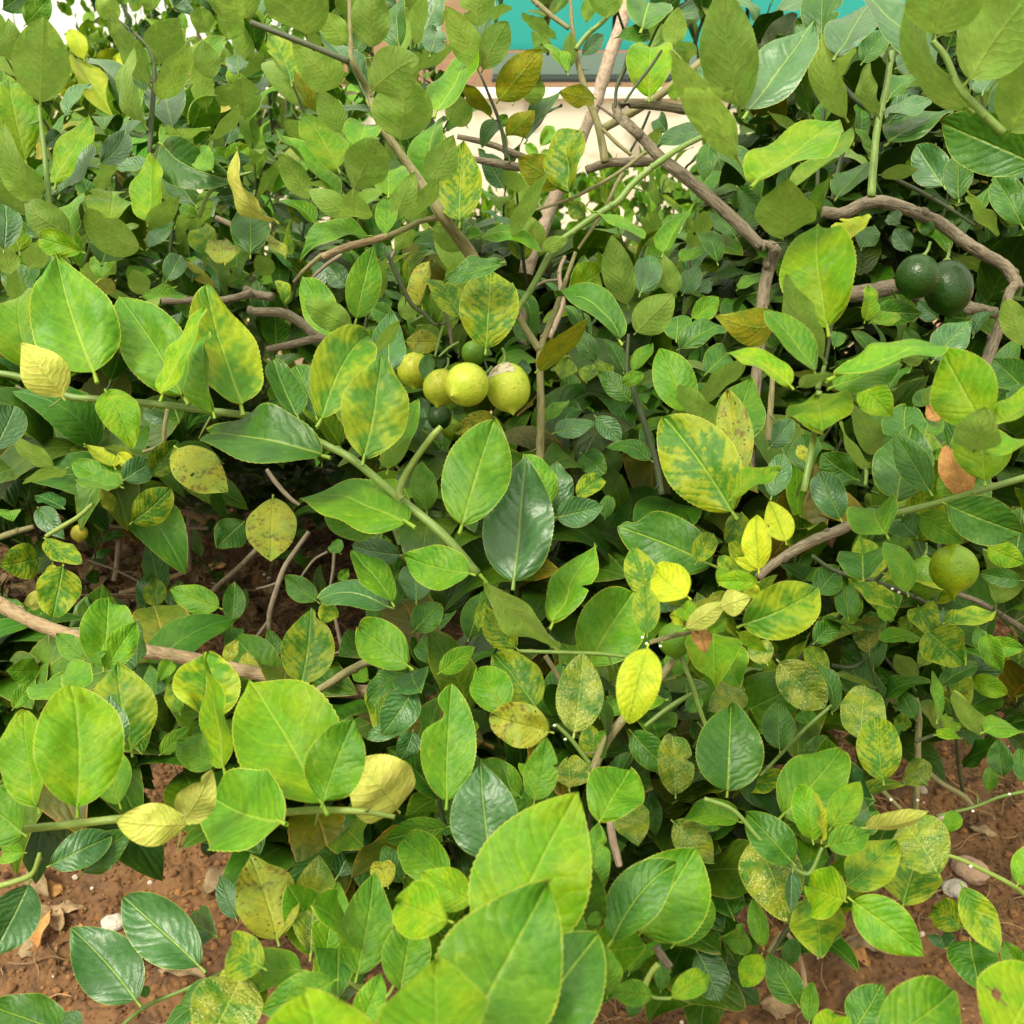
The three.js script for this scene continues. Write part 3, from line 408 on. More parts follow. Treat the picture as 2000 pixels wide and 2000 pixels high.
// stems: kind depth name | x y radius [depth] | ...
stems(`
@ 0 0 L
dark 107 | 1130 1150 20 | 1150 800 20 | 1165 520 19 | 1125 370 16 | 1000 240 12 | 890 150 9
green 90 | 300 800 16 | 305 900 17 | 330 1100 20 | 370 1500 22 | 385 1700 22 | 420 2100 24
green 104 | 1500 1640 16 | 1590 1440 17 | 1760 1340 14 | 1900 1300 10
dead 128 | 1630 1640 20 | 1750 1700 22 | 1940 1800 24
@ 500 0 C
dark 75 | -40 170 24 | 120 230 24 | 400 340 25 | 700 465 24
olive 88 | 705 -60 16 | 715 330 20 | 730 470 26 | 850 690 28 90 | 900 860 30 | 1060 1120 34 | 1200 1310 38 | 1400 1620 46 | 1600 1890 52 94 | 1700 2050 54
dark 101 | 1690 555 9 | 1760 720 12 | 1850 960 15 | 1890 1200 17
brown 110 | 1520 1030 22 | 1740 1080 26 | 1932 1150 28 | 2100 1220 32 | 2260 1280 36
brown 108 | 1640 1200 24 | 1800 1230 34 | 1932 1255 38 | 2260 1300 40
tan 96 | 500 1940 30 | 640 1880 32 | 850 1820 30 | 1000 1780 27
olive 94 | 1000 1780 24 | 1140 1720 22 | 1240 1670 22 | 1400 1640 26
dead 104 | 1090 1760 12 | 1060 1860 13 | 1000 1990 16
@ 1000 0 C
olive 108 | 440 0 13 | 455 200 16 | 480 380 22 | 520 560 26 | 580 760 28 | 650 950 30 | 705 1225 34
green 106 | 480 375 20 | 560 270 20 | 700 150 18 | 770 60 16
olive 107 | 430 215 18 | 300 120 20 | 150 -10 22
pale 165 trunk | 855 -40 44 | 835 150 50 | 740 420 54 | 680 620 52 | 640 760 48 | 560 960 44 | 440 1250 52 | 290 1560 62 | 180 1850 68 | 100 2050 70 | 80 2500 66 | 70 3000 64 | 20 3350 74 | -60 3900 80 | -90 4800 92
@ 1000 0 R
brown 112 | 1480 930 36 | 1400 860 38 | 1250 820 38 | 1000 790 38 | 850 790 36 | 790 800 38 | 800 860 42 | 900 960 46 108 | 1000 1060 48 | 1100 1170 50 | 1300 1330 52 106 | 1500 1500 54 | 1700 1680 54 | 1880 1860 52
olive 118 | 690 970 34 | 900 850 34 | 1070 745 34 | 1270 600 36 | 1480 430 38
brown 111 | 560 1285 34 | 700 1235 38 | 900 1225 40 | 1110 1220 42
green 97 | 200 1920 22 | 400 1790 24 | 640 1620 28 | 800 1520 28 | 900 1400 28 | 1100 1230 27 | 1250 1130 24 | 1480 1010 20 101
olive 101 | 160 1590 12 | 430 1505 14 | 640 1400 15 | 830 1285 15 | 1010 1145 15
olive 103 | 500 1880 12 | 690 1590 15 | 790 1390 17 | 840 1300 17
dark 109 | 780 810 10 | 790 660 16 | 850 520 18 | 880 400 15
dark 103 | 850 770 10 | 940 640 13 | 1050 500 13 | 1130 380 11
dark 114 | 890 1150 10 | 980 980 12 | 1040 840 10
dead 112 | 640 790 10 | 780 890 12
olive 106 | 680 970 14 | 790 1080 16 | 900 1170 16
@ 0 0 R px
brown 106 | 1486 482 13 | 1508 478 15 | 1513 490 15 | 1500 530 14 108 | 1488 600 14 | 1484 680 13 | 1470 800 13 | 1462 930 14
brown 112 | 1605 414 13 | 1645 417 13 | 1691 396 14 | 1733 396 14.5 | 1785 414 14 | 1834 435 14 | 1875 466 14 | 1914 492 14 | 1965 522 13 | 1990 565 13
brown 111 | 1985 555 11 | 1974 567 11 | 1961 616 12 | 1940 668 13 | 1922 725 14 | 1905 800 14 | 1890 900 15
brown 118 | 1600 580 18 | 1690 572 19 | 1760 560 17 | 1800 580 16 | 1890 600 14 | 1945 612 12
green 90 | 1702 384 9 | 1707 310 8 | 1715 240 7.5 | 1730 176 7 | 1742 100 6
dark 98 | 1620 130 4 | 1666 190 5 | 1697 215 5 | 1705 233 4
dark 100 | 1743 347 4 | 1798 375 4.5 | 1857 409 4 | 1904 440 3
green 60 | 1821 80 6 | 1846 110 7 | 1873 171 7.5 | 1896 197 8 | 1960 260 9
dark 102 | 1626 390 5 | 1640 320 5 | 1655 270 4
green 62 | 1596 760 5 | 1605 735 5 | 1610 715 4
green 70 | 1600 764 6 | 1596 800 6 | 1588 860 7 76 | 1570 960 7
olive 84 | 1512 700 5 | 1507 770 6 | 1500 860 7
green 68 | 1750 1002 7 | 1837 981 7 | 1914 958 7 | 2010 930 7
brown 70 | 1480 1128 9 | 1510 1102 10 | 1540 1082 11 | 1580 1060 12 | 1640 1035 12 | 1692 1010 11 | 1740 1003 9 | 1770 995 8
green 74 | 1690 948 3.5 | 1692 925 4 | 1690 905 3
dark 92 | 1585 1085 4 | 1629 1114 5 | 1720 1140 6 | 1785 1166 6 | 1823 1182 5
brown 100 | 1836 1150 5 | 1914 1176 6 | 1970 1210 7 | 2010 1236 8
dark 88 | 1865 1128 3 | 1864 1060 3 | 1850 1010 3
@ 0 500 L
green 80 | -40 880 26 | 120 905 27 | 240 940 28 | 520 1060 28 | 740 1080 28 | 1200 1120 28 | 1600 1170 30 | 1932 1215 30 | 2130 1275 31 78 | 2480 1440 32 | 2640 1520 33 77 | 3010 1825 35 | 3350 2110 38 76 | 3600 2400 40
brown 116 | 1225 340 30 | 1450 335 32 | 1700 330 32 | 1900 280 34
dead 150 | 680 1120 26 | 540 1280 28 | 440 1460 30 | 380 1560 34
dead 150 | -20 1700 36 | 150 1660 36 | 300 1640 30 | 500 1600 16
dead 140 | 120 980 9 | 200 1020 12 | 400 1030 8
olive 96 | 1265 1150 16 | 1240 1300 18 | 1225 1420 18 | 1080 1480 14
lime 90 thorn | 1590 1215 9 | 1540 1300 8 | 1500 1380 3
lime 84 thorn | 480 1060 9 | 420 1110 7 | 365 1140 3
lime 80 thorn | 1200 1120 8 | 1160 1150 6 | 1125 1185 2
@ 500 500 C
brown 117 | -90 250 34 | 0 290 36 | 130 310 38
brown 116 | -60 400 34 | 0 420 38 | 200 430 42 | 350 510 42 | 460 610 44 | 600 660 44 | 760 700 40
brown 114 | 80 705 28 | 300 660 34 | 470 625 36 | 640 640 36
olive 106 | 280 200 12 | 360 110 16 | 500 -10 20
dead 108 | 420 170 12 | 540 60 15 | 650 -10 16
dark 98 | 990 -20 16 | 1080 180 18 | 1180 370 18 | 1270 440 16 | 1360 520 13 | 1430 505 11
green 100 | 1420 500 9 | 1385 620 11 | 1350 760 9
brown 103 | 1430 410 15 | 1460 560 17 | 1480 680 14
green 99 | 1380 760 8 | 1460 690 11 | 1530 650 9
lime 76 stub | 1110 1830 40 | 1080 1790 34 | 1130 1650 28 | 1240 1480 26 | 1340 1350 28 | 1400 1290 26
dead 130 | 80 1610 16 | 150 1710 20 | 260 1830 18 | 330 1880 12
@ 1000 500 C
olive 101 | 480 -30 14 | 400 200 18 | 300 480 24 | 215 700 28 | 212 900 30 | 218 1200 32 | 210 1520 34 | 200 1800 36
green 98 | 290 -20 28 | 150 240 26 | 50 400 24 | 40 450 22
olive 101 | 40 420 22 | 110 560 28 | 210 710 32
pale 112 | 400 0 14 | 360 110 16 | 370 260 18 | 385 370 20 | 330 510 22 | 280 620 24
dark 102 | 880 590 12 | 870 740 16 | 870 880 16 | 900 960 20 | 990 1240 24 | 1080 1540 26 | 1130 1800 28
dead 116 | 690 980 18 | 730 1150 22 | 765 1350 22 | 780 1420 18
dead 112 | 130 290 12 | 180 230 14 | 260 190 12 | 350 180 10
@ 0 1000 L
tan 100 | -60 660 58 | 60 730 58 | 250 830 56 | 500 920 54 | 700 970 54 | 1080 1050 56 | 1400 1100 56 | 1800 1190 54 | 2100 1250 56 | 2500 1340 58 | 2760 1360 56 | 3200 1390 44
tan 128 | -60 1380 34 | 100 1360 34 | 330 1330 30 | 500 1330 24
dead 150 | 720 90 12 | 900 110 15 | 1200 118 16 | 1570 122 16
dead 170 | 660 360 9 | 880 440 10 | 1090 545 8
tan 165 | 900 610 16 | 1100 560 20 | 1250 510 20 | 1420 440 16
dead 160 | 600 625 6 | 900 620 7 | 1150 632 6
dead 135 | 1390 860 12 | 1500 720 16 | 1640 560 20 | 1800 420 20 | 1960 260 22
dead 170 | 1180 300 9 | 1300 360 11 | 1420 390 9
dead 175 | 1440 -40 24 | 1420 200 26 | 1425 440 24
dead 180 | 900 200 24 | 880 420 22 | 860 520 20
lime 95 | 700 -60 16 | 600 30 18 | 470 110 20 | 345 185 16
tan 155 | 1240 -20 30 | 1440 10 34 | 1560 80 24
olive 120 | 0 190 26 | 130 145 24 | 260 110 20
@ 500 1000 C
dead 122 | 400 150 18 | 300 290 20 | 215 420 22 | 150 600 22 | 105 760 22 | 95 890 18
dead 122 | 90 830 14 | 30 910 15 | -40 1000 14
dead 132 | 590 300 12 | 580 450 14 | 560 560 10
dead 130 | 590 770 14 | 620 900 16 | 660 1080 18 | 670 1200 14
dead 134 | 0 580 8 | 90 560 10 | 170 530 10
dead 138 | 340 490 8 | 440 360 10 | 540 300 10
dead 140 | 560 1080 8 | 700 1030 10 | 780 1000 8
olive 92 | 440 1360 26 | 560 1290 32 | 720 1190 34 | 870 1130 34 | 950 1170 22
dead 108 | 650 1500 12 | 700 1400 10
green 84 | 1040 130 16 | 1080 250 14
@ 1000 1000 C
brown 150 trunk | 725 -260 56 | 730 0 58 | 732 300 60 | 735 600 60 | 760 1200 62 | 800 1900 64
dead 126 | 880 240 18 | 740 330 20 | 620 380 22 | 520 440 16 | 460 490 8
dead 130 | 430 550 14 | 560 580 12 | 660 630 8
green 78 | 40 1050 16 | 250 1056 16 | 450 1062 17 | 660 1070 16 | 850 1092 12
olive 84 | 250 1085 22 | 300 1160 20 | 350 1250 20 | 420 1400 18
olive 79 | 1400 900 14 66 | 1300 920 18 68 | 1180 945 20 70 | 1040 985 18 70
olive 78 | 1290 1010 26 | 1230 1100 30 | 1080 1300 34 | 850 1550 38 | 720 1720 40 | 640 1880 40 | 580 2050 42
green 76 | 1265 1070 18 | 1310 1180 20 | 1370 1330 20 | 1410 1470 20 | 1460 1610 18
green 82 | 1000 1620 18 | 1180 1480 22 | 1360 1370 20
brown 104 | 690 1660 34 | 860 1640 38 | 1060 1630 38 | 1300 1630 36 | 1470 1620 34
pale 90 stub | 840 1580 40 | 810 1700 44 | 780 1860 46 | 780 1940 40
tan 116 | 400 690 26 | 370 800 30 | 300 860 24 | 250 900 16
green 78 | 330 1600 14 | 450 1720 18 | 600 1920 22 | 660 2000 24
@ 1500 1000 Y
olive 96 | 1110 2320 26 | 1120 2100 26 | 1130 1930 25 | 1130 1740 27 | 1140 1560 25 | 1120 1400 18
green 86 | -60 1990 12 | 0 1930 14 | 180 1740 16 | 310 1610 16 | 480 1460 14
dark 90 | 1110 1735 16 | 1260 1680 16 | 1430 1630 12
dark 96 | 480 1160 18 | 650 1165 18 | 800 1040 14 | 860 990 10
dark 97 | 1150 1160 12 | 1050 1250 14 | 1000 1330 12 | 860 1400 10
dark 98 | 700 830 8 | 740 900 12 | 950 1180 12 | 1120 1350 12
olive 88 | 820 2050 18 | 900 2140 18 | 1000 2240 16
olive 100 | 1180 1930 18 | 1300 2040 20 | 1480 2150 24 | 1550 2230 20
green 98 | 1270 2290 10 | 1540 2230 14 | 1750 2150 14 | 1980 2100 14
@ 0 1500 L
lime 62 | -120 560 30 | 60 500 32 | 200 462 33 | 500 430 33 | 900 385 33 | 1450 352 33 | 1620 340 33 | 2100 335 32 | 2400 320 30 | 2740 330 26 | 2980 370 18
lime 66 | -40 900 24 | 100 860 24 | 240 800 24 | 290 690 22 | 300 640 14
lime 60 thorn | 1370 410 10 | 1360 520 8 | 1330 640 3
@ 0 1500 F
green 86 | 920 1945 16 | 1100 1800 17 | 1400 1670 16 | 1700 1530 14
@ 500 1500 F
lime 60 | 450 1640 14 | 620 1575 18 | 760 1650 18 | 880 1760 18 | 1000 2000 20
lime 64 thorn | 480 320 14 | 460 380 10 | 445 440 4
lime 57 | 880 1760 14 | 980 1730 14 | 1060 1610 12
@ 1000 1500 F
lime 56 stub | 990 1690 28 | 1020 1600 24 | 1060 1530 22 | 1105 1480 26
brown 64 stub | 1090 1350 34 | 1130 1420 36 | 1190 1500 36
pale 70 stub | 740 400 32 | 760 540 32 | 790 650 30 | 810 740 26
green 58 | 980 1670 18 | 1070 1730 14 | 1200 1740 14
@ 1500 1500 Y
lime 70 | 1330 650 14 | 1450 690 17 | 1600 760 18 | 1850 890 20 | 2000 1010 22
green 66 | 410 600 14 | 300 800 16 | 150 720 18 | -60 540 18 | -260 320 18 | -480 230 18
tan 84 | 130 1230 18 | 200 1330 22 | 260 1520 22 | 290 1700 20
olive 78 | 0 1390 16 | 50 1310 14 | 90 1230 10
`);

// leaves seen one by one: base x y, tip x y, width, look, depth, options
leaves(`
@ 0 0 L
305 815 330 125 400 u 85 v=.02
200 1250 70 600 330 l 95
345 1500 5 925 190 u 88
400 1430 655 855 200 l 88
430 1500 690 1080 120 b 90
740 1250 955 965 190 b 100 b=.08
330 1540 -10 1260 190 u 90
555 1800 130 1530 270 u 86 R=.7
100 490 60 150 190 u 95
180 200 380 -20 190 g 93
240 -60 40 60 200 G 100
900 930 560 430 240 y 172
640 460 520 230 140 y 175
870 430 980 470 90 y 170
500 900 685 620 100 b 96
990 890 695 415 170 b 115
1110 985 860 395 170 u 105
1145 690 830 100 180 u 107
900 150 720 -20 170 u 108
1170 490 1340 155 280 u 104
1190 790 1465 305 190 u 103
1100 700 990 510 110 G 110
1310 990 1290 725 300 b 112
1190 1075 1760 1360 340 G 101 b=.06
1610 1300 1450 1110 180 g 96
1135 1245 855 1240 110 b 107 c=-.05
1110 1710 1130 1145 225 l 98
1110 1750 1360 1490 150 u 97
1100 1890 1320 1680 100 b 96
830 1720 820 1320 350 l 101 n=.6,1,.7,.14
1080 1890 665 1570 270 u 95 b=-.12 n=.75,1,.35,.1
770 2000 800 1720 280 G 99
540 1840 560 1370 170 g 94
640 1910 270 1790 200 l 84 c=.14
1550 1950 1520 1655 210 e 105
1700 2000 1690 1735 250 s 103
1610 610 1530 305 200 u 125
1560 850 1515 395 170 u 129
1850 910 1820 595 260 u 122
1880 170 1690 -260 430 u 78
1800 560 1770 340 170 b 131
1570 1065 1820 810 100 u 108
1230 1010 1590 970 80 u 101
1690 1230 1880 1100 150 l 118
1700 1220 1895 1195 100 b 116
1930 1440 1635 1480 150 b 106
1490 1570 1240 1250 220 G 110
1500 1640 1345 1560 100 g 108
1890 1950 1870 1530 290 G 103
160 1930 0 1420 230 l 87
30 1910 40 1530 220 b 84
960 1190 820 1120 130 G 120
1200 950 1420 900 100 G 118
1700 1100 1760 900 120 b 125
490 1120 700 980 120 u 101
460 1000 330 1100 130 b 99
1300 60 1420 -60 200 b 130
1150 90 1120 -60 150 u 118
1490 260 1540 60 160 u 140
1700 310 1790 110 190 u 138
1650 800 1740 640 150 u 132
900 600 1000 730 60 G 112
@ 500 0 C
390 310 200 -280 470 u 72
695 340 460 90 200 u 81
880 395 870 -160 290 u 82
1080 385 1130 -30 170 G 92
650 680 280 350 310 u 84 R=.75
870 790 420 220 130 b 92
850 700 1220 430 370 u 75 R=.8 c=.05
1085 1085 1120 545 460 u 80 R=.75
1335 880 1595 275 250 g 95
1310 430 1400 110 190 b 100
280 650 110 250 200 e 99 b=.06
500 885 270 535 110 v 96
650 1020 480 680 200 u 94
640 1300 350 890 260 l 84
760 1140 830 812 280 g 86
730 1440 900 1100 340 u 78
1000 1490 1010 1125 310 g 83
640 1510 175 925 120 g 88
420 1530 175 1155 190 u 90
720 1645 425 1405 180 u 81
770 1670 740 1410 260 u 76
1030 1670 1195 1300 180 u 80
980 1785 975 1440 170 g 80
1110 1690 1390 1350 130 u 82
880 1775 330 1820 130 g 84 b=.05
460 1690 185 1510 90 g 88
1300 1375 1490 1015 240 u 83
1400 1570 1390 870 280 g 93
1535 1720 1560 1050 350 m 90
1690 560 1425 40 230 u 95
1670 230 1660 -160 260 u 97
1700 550 1900 160 230 u 96
1690 370 1790 -10 130 b 99
1810 785 2150 375 270 v 98 v=.05
1600 970 1440 690 200 u 101
1790 905 1470 590 110 v 99
1835 890 1700 1095 120 G 103
1880 1035 2090 850 180 v 100
1660 1795 2150 1905 120 g 94 b=-.04
230 1950 45 1735 80 s 104
165 1695 -255 1225 130 U 97 f=.3
1600 1890 1310 1725 180 u 101
1200 360 1290 -50 130 u 98
960 1060 1140 1180 120 u 92
1260 1660 1250 1540 90 u 84
760 420 800 200 140 G 95
1500 620 1580 430 120 u 104
1800 960 1900 880 90 g 106
1180 1700 1050 1900 140 u 99
@ 1000 0 C
700 160 730 -190 250 u 104
970 245 1110 -160 370 G 94
1065 258 775 285 120 G 93 n=.9,1,.5,.1
1035 765 1070 240 350 l 108
1195 385 1255 50 180 u 110
640 745 365 690 170 v 104 n=.3,-1,.3,.1
430 565 220 320 80 g 106
430 530 440 240 110 u 107
300 400 150 240 130 u 112
520 430 695 260 120 b 110
170 810 150 530 180 u 105
130 970 365 700 120 G 107
90 1080 385 810 90 b 108
0 790 180 535 90 b 103
200 1180 100 1080 80 g 230
210 1110 300 945 110 g 225
210 1210 295 1130 60 g 225
430 1490 470 925 290 m 96 R=.6
400 1420 45 1190 260 v 99
-10 1840 260 1285 130 u 92 b=.05
600 1585 1005 1780 80 g 93
1120 1940 1405 1520 120 g 101
200 1895 130 1630 180 u 95
210 1885 425 1805 120 u 94 c=.1
560 1640 430 1540 140 m 104
1050 1710 1010 1445 80 g 220
1040 1710 1125 1570 90 g 215
1130 1900 1120 1700 100 g 210
690 1350 880 1290 110 g 170
780 1560 700 1420 130 g 165
340 300 150 110 90 u 110
560 180 590 -40 110 u 109
@ 1000 0 R
1725 1260 1230 350 250 u 68 f=-.1
1720 880 1590 -110 420 u 72
1740 890 2285 165 380 b 74 f=.2
1480 1010 1100 1100 140 b 106
1500 1050 1440 1345 160 G 112
1550 1110 1880 1490 180 G 104
1690 1400 1900 1640 160 G 108
1560 2000 1395 1705 140 G 110
1700 1810 1505 1540 150 G 112
1250 1970 1485 1815 90 g 112
1300 560 1240 380 150 u 112
1400 420 1260 350 120 u 113
1240 760 1230 620 120 l 112
1000 1180 1120 960 120 u 116
1180 1000 1060 860 140 b 118
1460 700 1440 480 120 b 92
@ 1500 0 R
-130 1400 530 800 390 l 64 R=.62
150 1460 620 935 170 l 71
110 1815 130 1415 440 u 66 R=.75
400 1625 468 1335 110 l 69
1240 310 1420 -320 560 u 55
1480 650 2050 -120 580 u 58
1540 870 825 205 190 u 62 f=-.1 b=.03
1800 1030 2130 430 500 u 60
1300 580 700 -140 260 b 66
490 450 770 -20 330 b 86
400 340 400 -170 300 G 92
600 930 325 325 220 u 88
700 490 885 250 190 G 96
840 905 760 470 150 u 84
880 885 1235 685 150 b 92
870 1095 1380 850 190 G 94
870 960 1080 705 160 b 96
890 770 1130 560 150 G 98
2090 1270 1270 940 420 G 72
1440 1530 1450 1130 210 G 93
830 1325 1135 1275 100 u 93
1340 1430 1105 1080 270 b 106
500 1510 765 1190 190 G 100
650 1100 700 760 140 G 98
1780 490 1960 230 160 b 76
1610 720 1750 410 130 b 80
1500 1445 1725 1795 110 u 99
1932 1730 1700 1320 250 G 98
1570 1620 1670 1390 120 G 104
770 1200 660 940 70 g 96
700 1890 800 1690 170 G 106
1000 1690 900 1600 120 b 104
1080 1900 960 1720 150 b 112
1230 1790 1170 1660 100 G 112
960 520 1100 420 150 b 104
@ 0 0 R px
1618 657 1588 421 146 l 66 f=.15
1638 472 1684 426 48 y 78 R=.95 A=.42 B=.42
@ 0 500 L
730 950 422 -30 610 g 76 c=.03 B=1.15 p=0
235 900 100 120 400 l 80 n=.93,-1,.6,.05
490 1090 145 660 340 U 72 R=.7 c=.14
1420 1115 880 290 470 g 79
1195 1095 1550 390 150 l 73 p=0 c=.02
1845 1195 1550 225 470 e 78
1610 1225 1520 555 200 g 75
790 1000 1000 1445 290 l 74 c=.1
-60 1490 145 1085 260 b 92
425 1605 65 1400 130 u 110
520 1600 175 1745 100 u 108
490 1905 265 1795 110 b 112
930 1715 545 1560 180 g 96
935 1745 575 1650 150 g 93
880 1610 655 1365 130 y 97 n=.5,1,.6,.15
1020 1600 880 1480 110 y 99
920 1700 1170 1550 210 b 92
1110 1680 1345 1395 210 m 94
1310 1430 1725 1790 330 s 89 h=.5,.35,.03
860 1930 760 1760 110 v 100
1050 310 1410 240 110 g 98 b=.1
710 200 880 280 150 U 100
1090 310 1000 100 160 u 103
1250 200 1370 -40 160 b 104
1450 190 1460 -20 160 b 106
780 180 740 -60 150 g 106
1640 240 1380 110 90 U 106
210 560 120 20 150 u 98
80 160 10 -120 180 u 92
1300 560 1360 420 70 b 110
640 1120 640 1280 150 G 128
300 1300 620 1440 240 G 140
1290 1250 1080 1160 120 b 106
200 100 330 -120 180 u 104
@ 0 0 L px
645 891 410 850 102 G 77 b=-.08
253 1025 333 953 68 m 90
812 1027 581 910 106 g 77 f=.2
620 820 575 700 60 G 82 f=.3
@ 500 500 C
590 640 345 150 270 g 92
750 510 880 -70 260 g 90
745 545 375 360 220 u 84
1000 910 1030 385 260 b 87
880 765 1090 495 100 u 84
330 1240 135 775 220 G 81
980 1650 1190 1050 230 g 81
930 1605 1160 1365 150 u 79
1290 1950 1250 1530 200 g 84
1560 485 1300 140 190 m 92
1880 40 1415 150 160 G 85
1250 405 1250 -30 180 s 100
1400 645 1120 640 180 s 105
1270 940 1300 740 120 G 104
1800 1215 1520 1310 170 s 114
1060 470 870 390 150 G 110
700 240 540 60 170 b 110
1180 500 1110 300 140 u 112
1400 700 1260 560 200 u 112
1290 1340 1240 1060 130 b 112
700 960 560 1030 130 G 106
230 350 150 180 90 e 100 c=.2
120 150 20 20 150 u 110
@ 500 500 L
460 1290 935 465 430 e 74 b=-.06 R=.5 m=4
805 1580 950 735 510 e 72 R=.56 m=3
@ 0 0 L px
897 1042 968 812 130 g 70 f=.12
1001 1152 1028 893 140 b 73
948 692 958 532 113 m 88
533 965 530 1090 96 s 88
@ 1000 500 C
840 665 395 135 240 G 88
920 595 1225 285 280 u 86
880 400 755 -160 240 u 92
960 310 1070 -110 210 b 96
1240 310 1150 0 160 u 98
400 270 705 105 280 l 106
1240 650 1230 360 210 G 92
1240 710 1645 530 170 G 90
180 890 565 475 170 v 88
1330 1215 1105 675 310 g 84
1560 1415 1240 980 190 u 82
1400 1150 1775 770 140 u 85
1650 1460 1830 875 370 g 88
1750 1700 1620 995 270 s 78 R=.4
370 2000 330 1550 230 b 84
290 1910 105 1470 190 g 79
470 1830 725 1600 165 m 82
700 1990 730 1800 120 G 86
1070 1550 715 1420 120 G 102
1060 1510 980 1280 110 G 104
900 1100 645 865 170 G 104
850 890 690 620 110 G 106
640 810 500 555 150 G 108
860 1100 1060 1000 140 G 110
620 1200 820 1400 160 b 104
300 1340 640 1240 150 b 100
350 1330 430 1180 200 b 106
520 1160 420 1140 130 b 108
250 1250 430 1090 90 g 104
510 1480 700 1640 190 G 104
820 980 990 880 110 g 100
900 880 1060 660 120 g 102
560 960 600 810 150 m 112
400 940 420 760 170 m 112
740 800 650 900 140 m 114
1350 480 1550 310 170 g 104
1280 300 1420 90 160 b 106
1400 280 1510 180 110 b 108
1450 900 1700 700 240 G 100
1690 260 1880 110 100 g 110
40 920 130 780 110 b 104
10 200 130 700 120 G 108
170 640 20 480 150 G 108
600 300 480 100 170 l 112
1100 1130 1180 1100 160 G 112
@ 0 0 C px
1440 1014 1292 810 142 m 72
1422 978 1525 908 46 l 70 c=.1
1080 1012 1180 985 60 b 80
1530 628 1398 615 74 v 76 b=-.1
@ 1500 500 R
430 820 140 140 220 u 60 f=-.15
380 910 0 380 210 g 58
200 1000 -255 605 165 l 56
440 925 1275 650 220 g 57 b=.12
450 1000 1010 750 260 g 59
215 995 520 915 90 u 57
360 1030 405 1295 480 l 58 R=.6
690 970 940 1210 240 l 64
1230 810 1535 470 260 b 92
730 510 755 225 120 l 88 c=.12
760 505 1020 432 110 l 88
780 405 1165 430 190 G 102
1650 1320 1300 705 490 l 61
1640 1730 1560 1290 410 l 66
1690 1305 2080 960 220 l 60
1550 1490 1600 1285 330 u 55 R=.7
1600 1495 2020 1360 130 l 56
1480 1840 1370 1435 250 d 69 v=.1
1290 1260 1200 1120 110 d 84 v=.1
1050 1430 1040 1135 320 G 74
960 1890 1085 1265 430 G 70
1240 1810 950 1325 240 G 66
300 1650 250 1325 240 G 84
285 1555 230 1420 100 s 79
690 1700 395 1490 260 G 81
560 2010 375 1620 240 b 78
0 1460 190 1230 180 b 86
20 1840 120 1470 190 b 80
840 1510 640 1125 200 u 76
850 1310 790 1075 120 G 82
740 1650 550 1245 90 u 74
1350 1500 1230 1490 90 g 78
1190 1330 1300 1220 160 g 84
1400 1840 1290 1660 150 g 72
1190 1150 1260 960 130 u 100
900 1020 1090 815 110 G 96
1100 1140 1230 1000 130 G 102
1540 620 1690 400 110 b 108
1932 700 1800 330 200 u 102
1932 1000 1690 760 250 G 100
1800 1130 1930 960 110 G 96
1000 800 1180 680 180 u 98
1140 740 1030 540 130 G 106
500 700 540 560 110 G 90
1290 480 1130 330 150 b 110
1520 470 1340 440 220 G 112
@ 0 0 R px
1735 1052 1690 958 100 g 66
1838 981 1998 1045 92 G 66
1790 1002 1880 1060 60 g 70
@ 0 1000 L
315 350 -10 410 270 m 88
330 190 620 390 170 m 86
480 390 400 800 310 m 88
330 600 195 775 130 U 93 v=.1
400 380 370 560 90 y 90
60 -20 90 40 150 g 96
280 -40 400 130 170 b 108
780 1210 820 635 380 g 80
780 1210 1050 815 220 g 77
1010 1230 1045 815 160 G 85
640 1120 415 910 170 g 82
310 1190 70 1200 200 g 82
530 1460 415 1050 470 g 74
1000 1850 880 1125 480 e 72
830 1910 835 1365 290 b 66
1540 1600 1575 1055 490 e 74 R=.7
1690 2000 1555 1055 190 l 66 p=0 c=0
1150 1420 1130 1150 100 G 92
1360 1530 1270 1240 150 e 84
1200 1840 1430 1615 130 g 78
1650 1920 1330 1720 270 g 76
1190 725 1165 490 170 m 125
1680 735 1275 580 210 g 112
1750 850 1770 525 165 G 112
1725 825 1475 885 110 G 110
1750 850 1720 985 170 G 110
1470 960 1120 990 140 G 125
1700 1140 1795 960 110 s 97
1850 70 1650 250 250 G 102
230 1030 0 960 140 G 125
1900 1290 1850 1050 150 s 104
240 1120 140 1120 100 G 110
90 1500 270 1250 120 g 76
1220 1260 1140 1380 130 b 96
1300 1120 1220 1230 120 g 96
700 1180 800 1040 60 g 76 f=.5
150 870 40 650 160 G 120
1500 820 1420 700 150 u 130
760 480 640 500 110 G 140
@ 0 0 L px
152 1597 142 1325 162 l 58 f=.25
76 1590 44 1386 84 l 60
236 1580 198 1438 74 g 64
@ 500 1000 C
970 150 500 0 220 g 82 b=-.06
1110 330 715 245 210 b 89
1050 710 722 280 215 g 79
1040 720 465 625 220 b 82
1210 695 1190 375 250 b 85
1655 475 1100 325 340 g 72 R=.5
1680 480 2290 1030 210 u 70 f=-.1
1180 910 1395 680 220 G 84
1185 1190 675 785 340 g 72
1160 1190 1235 1350 290 b 74 R=.6
1160 1215 835 1435 160 G 79
1200 1320 955 1670 280 b 73
340 1340 415 725 390 m 84 n=.86,1,.55,.07
480 690 205 480 180 G 102
600 700 500 835 160 e 100
1370 1225 1660 1010 170 g 83
990 1190 835 1650 130 m 86
1190 1585 835 1690 150 b 81
1190 1640 1090 1880 180 b 80
1600 980 1700 600 220 G 94
1680 900 1720 660 100 m 84
640 320 560 180 120 G 104
1600 1200 1420 1150 160 G 92
1650 1420 1300 1260 200 G 94
200 1220 90 880 150 G 112
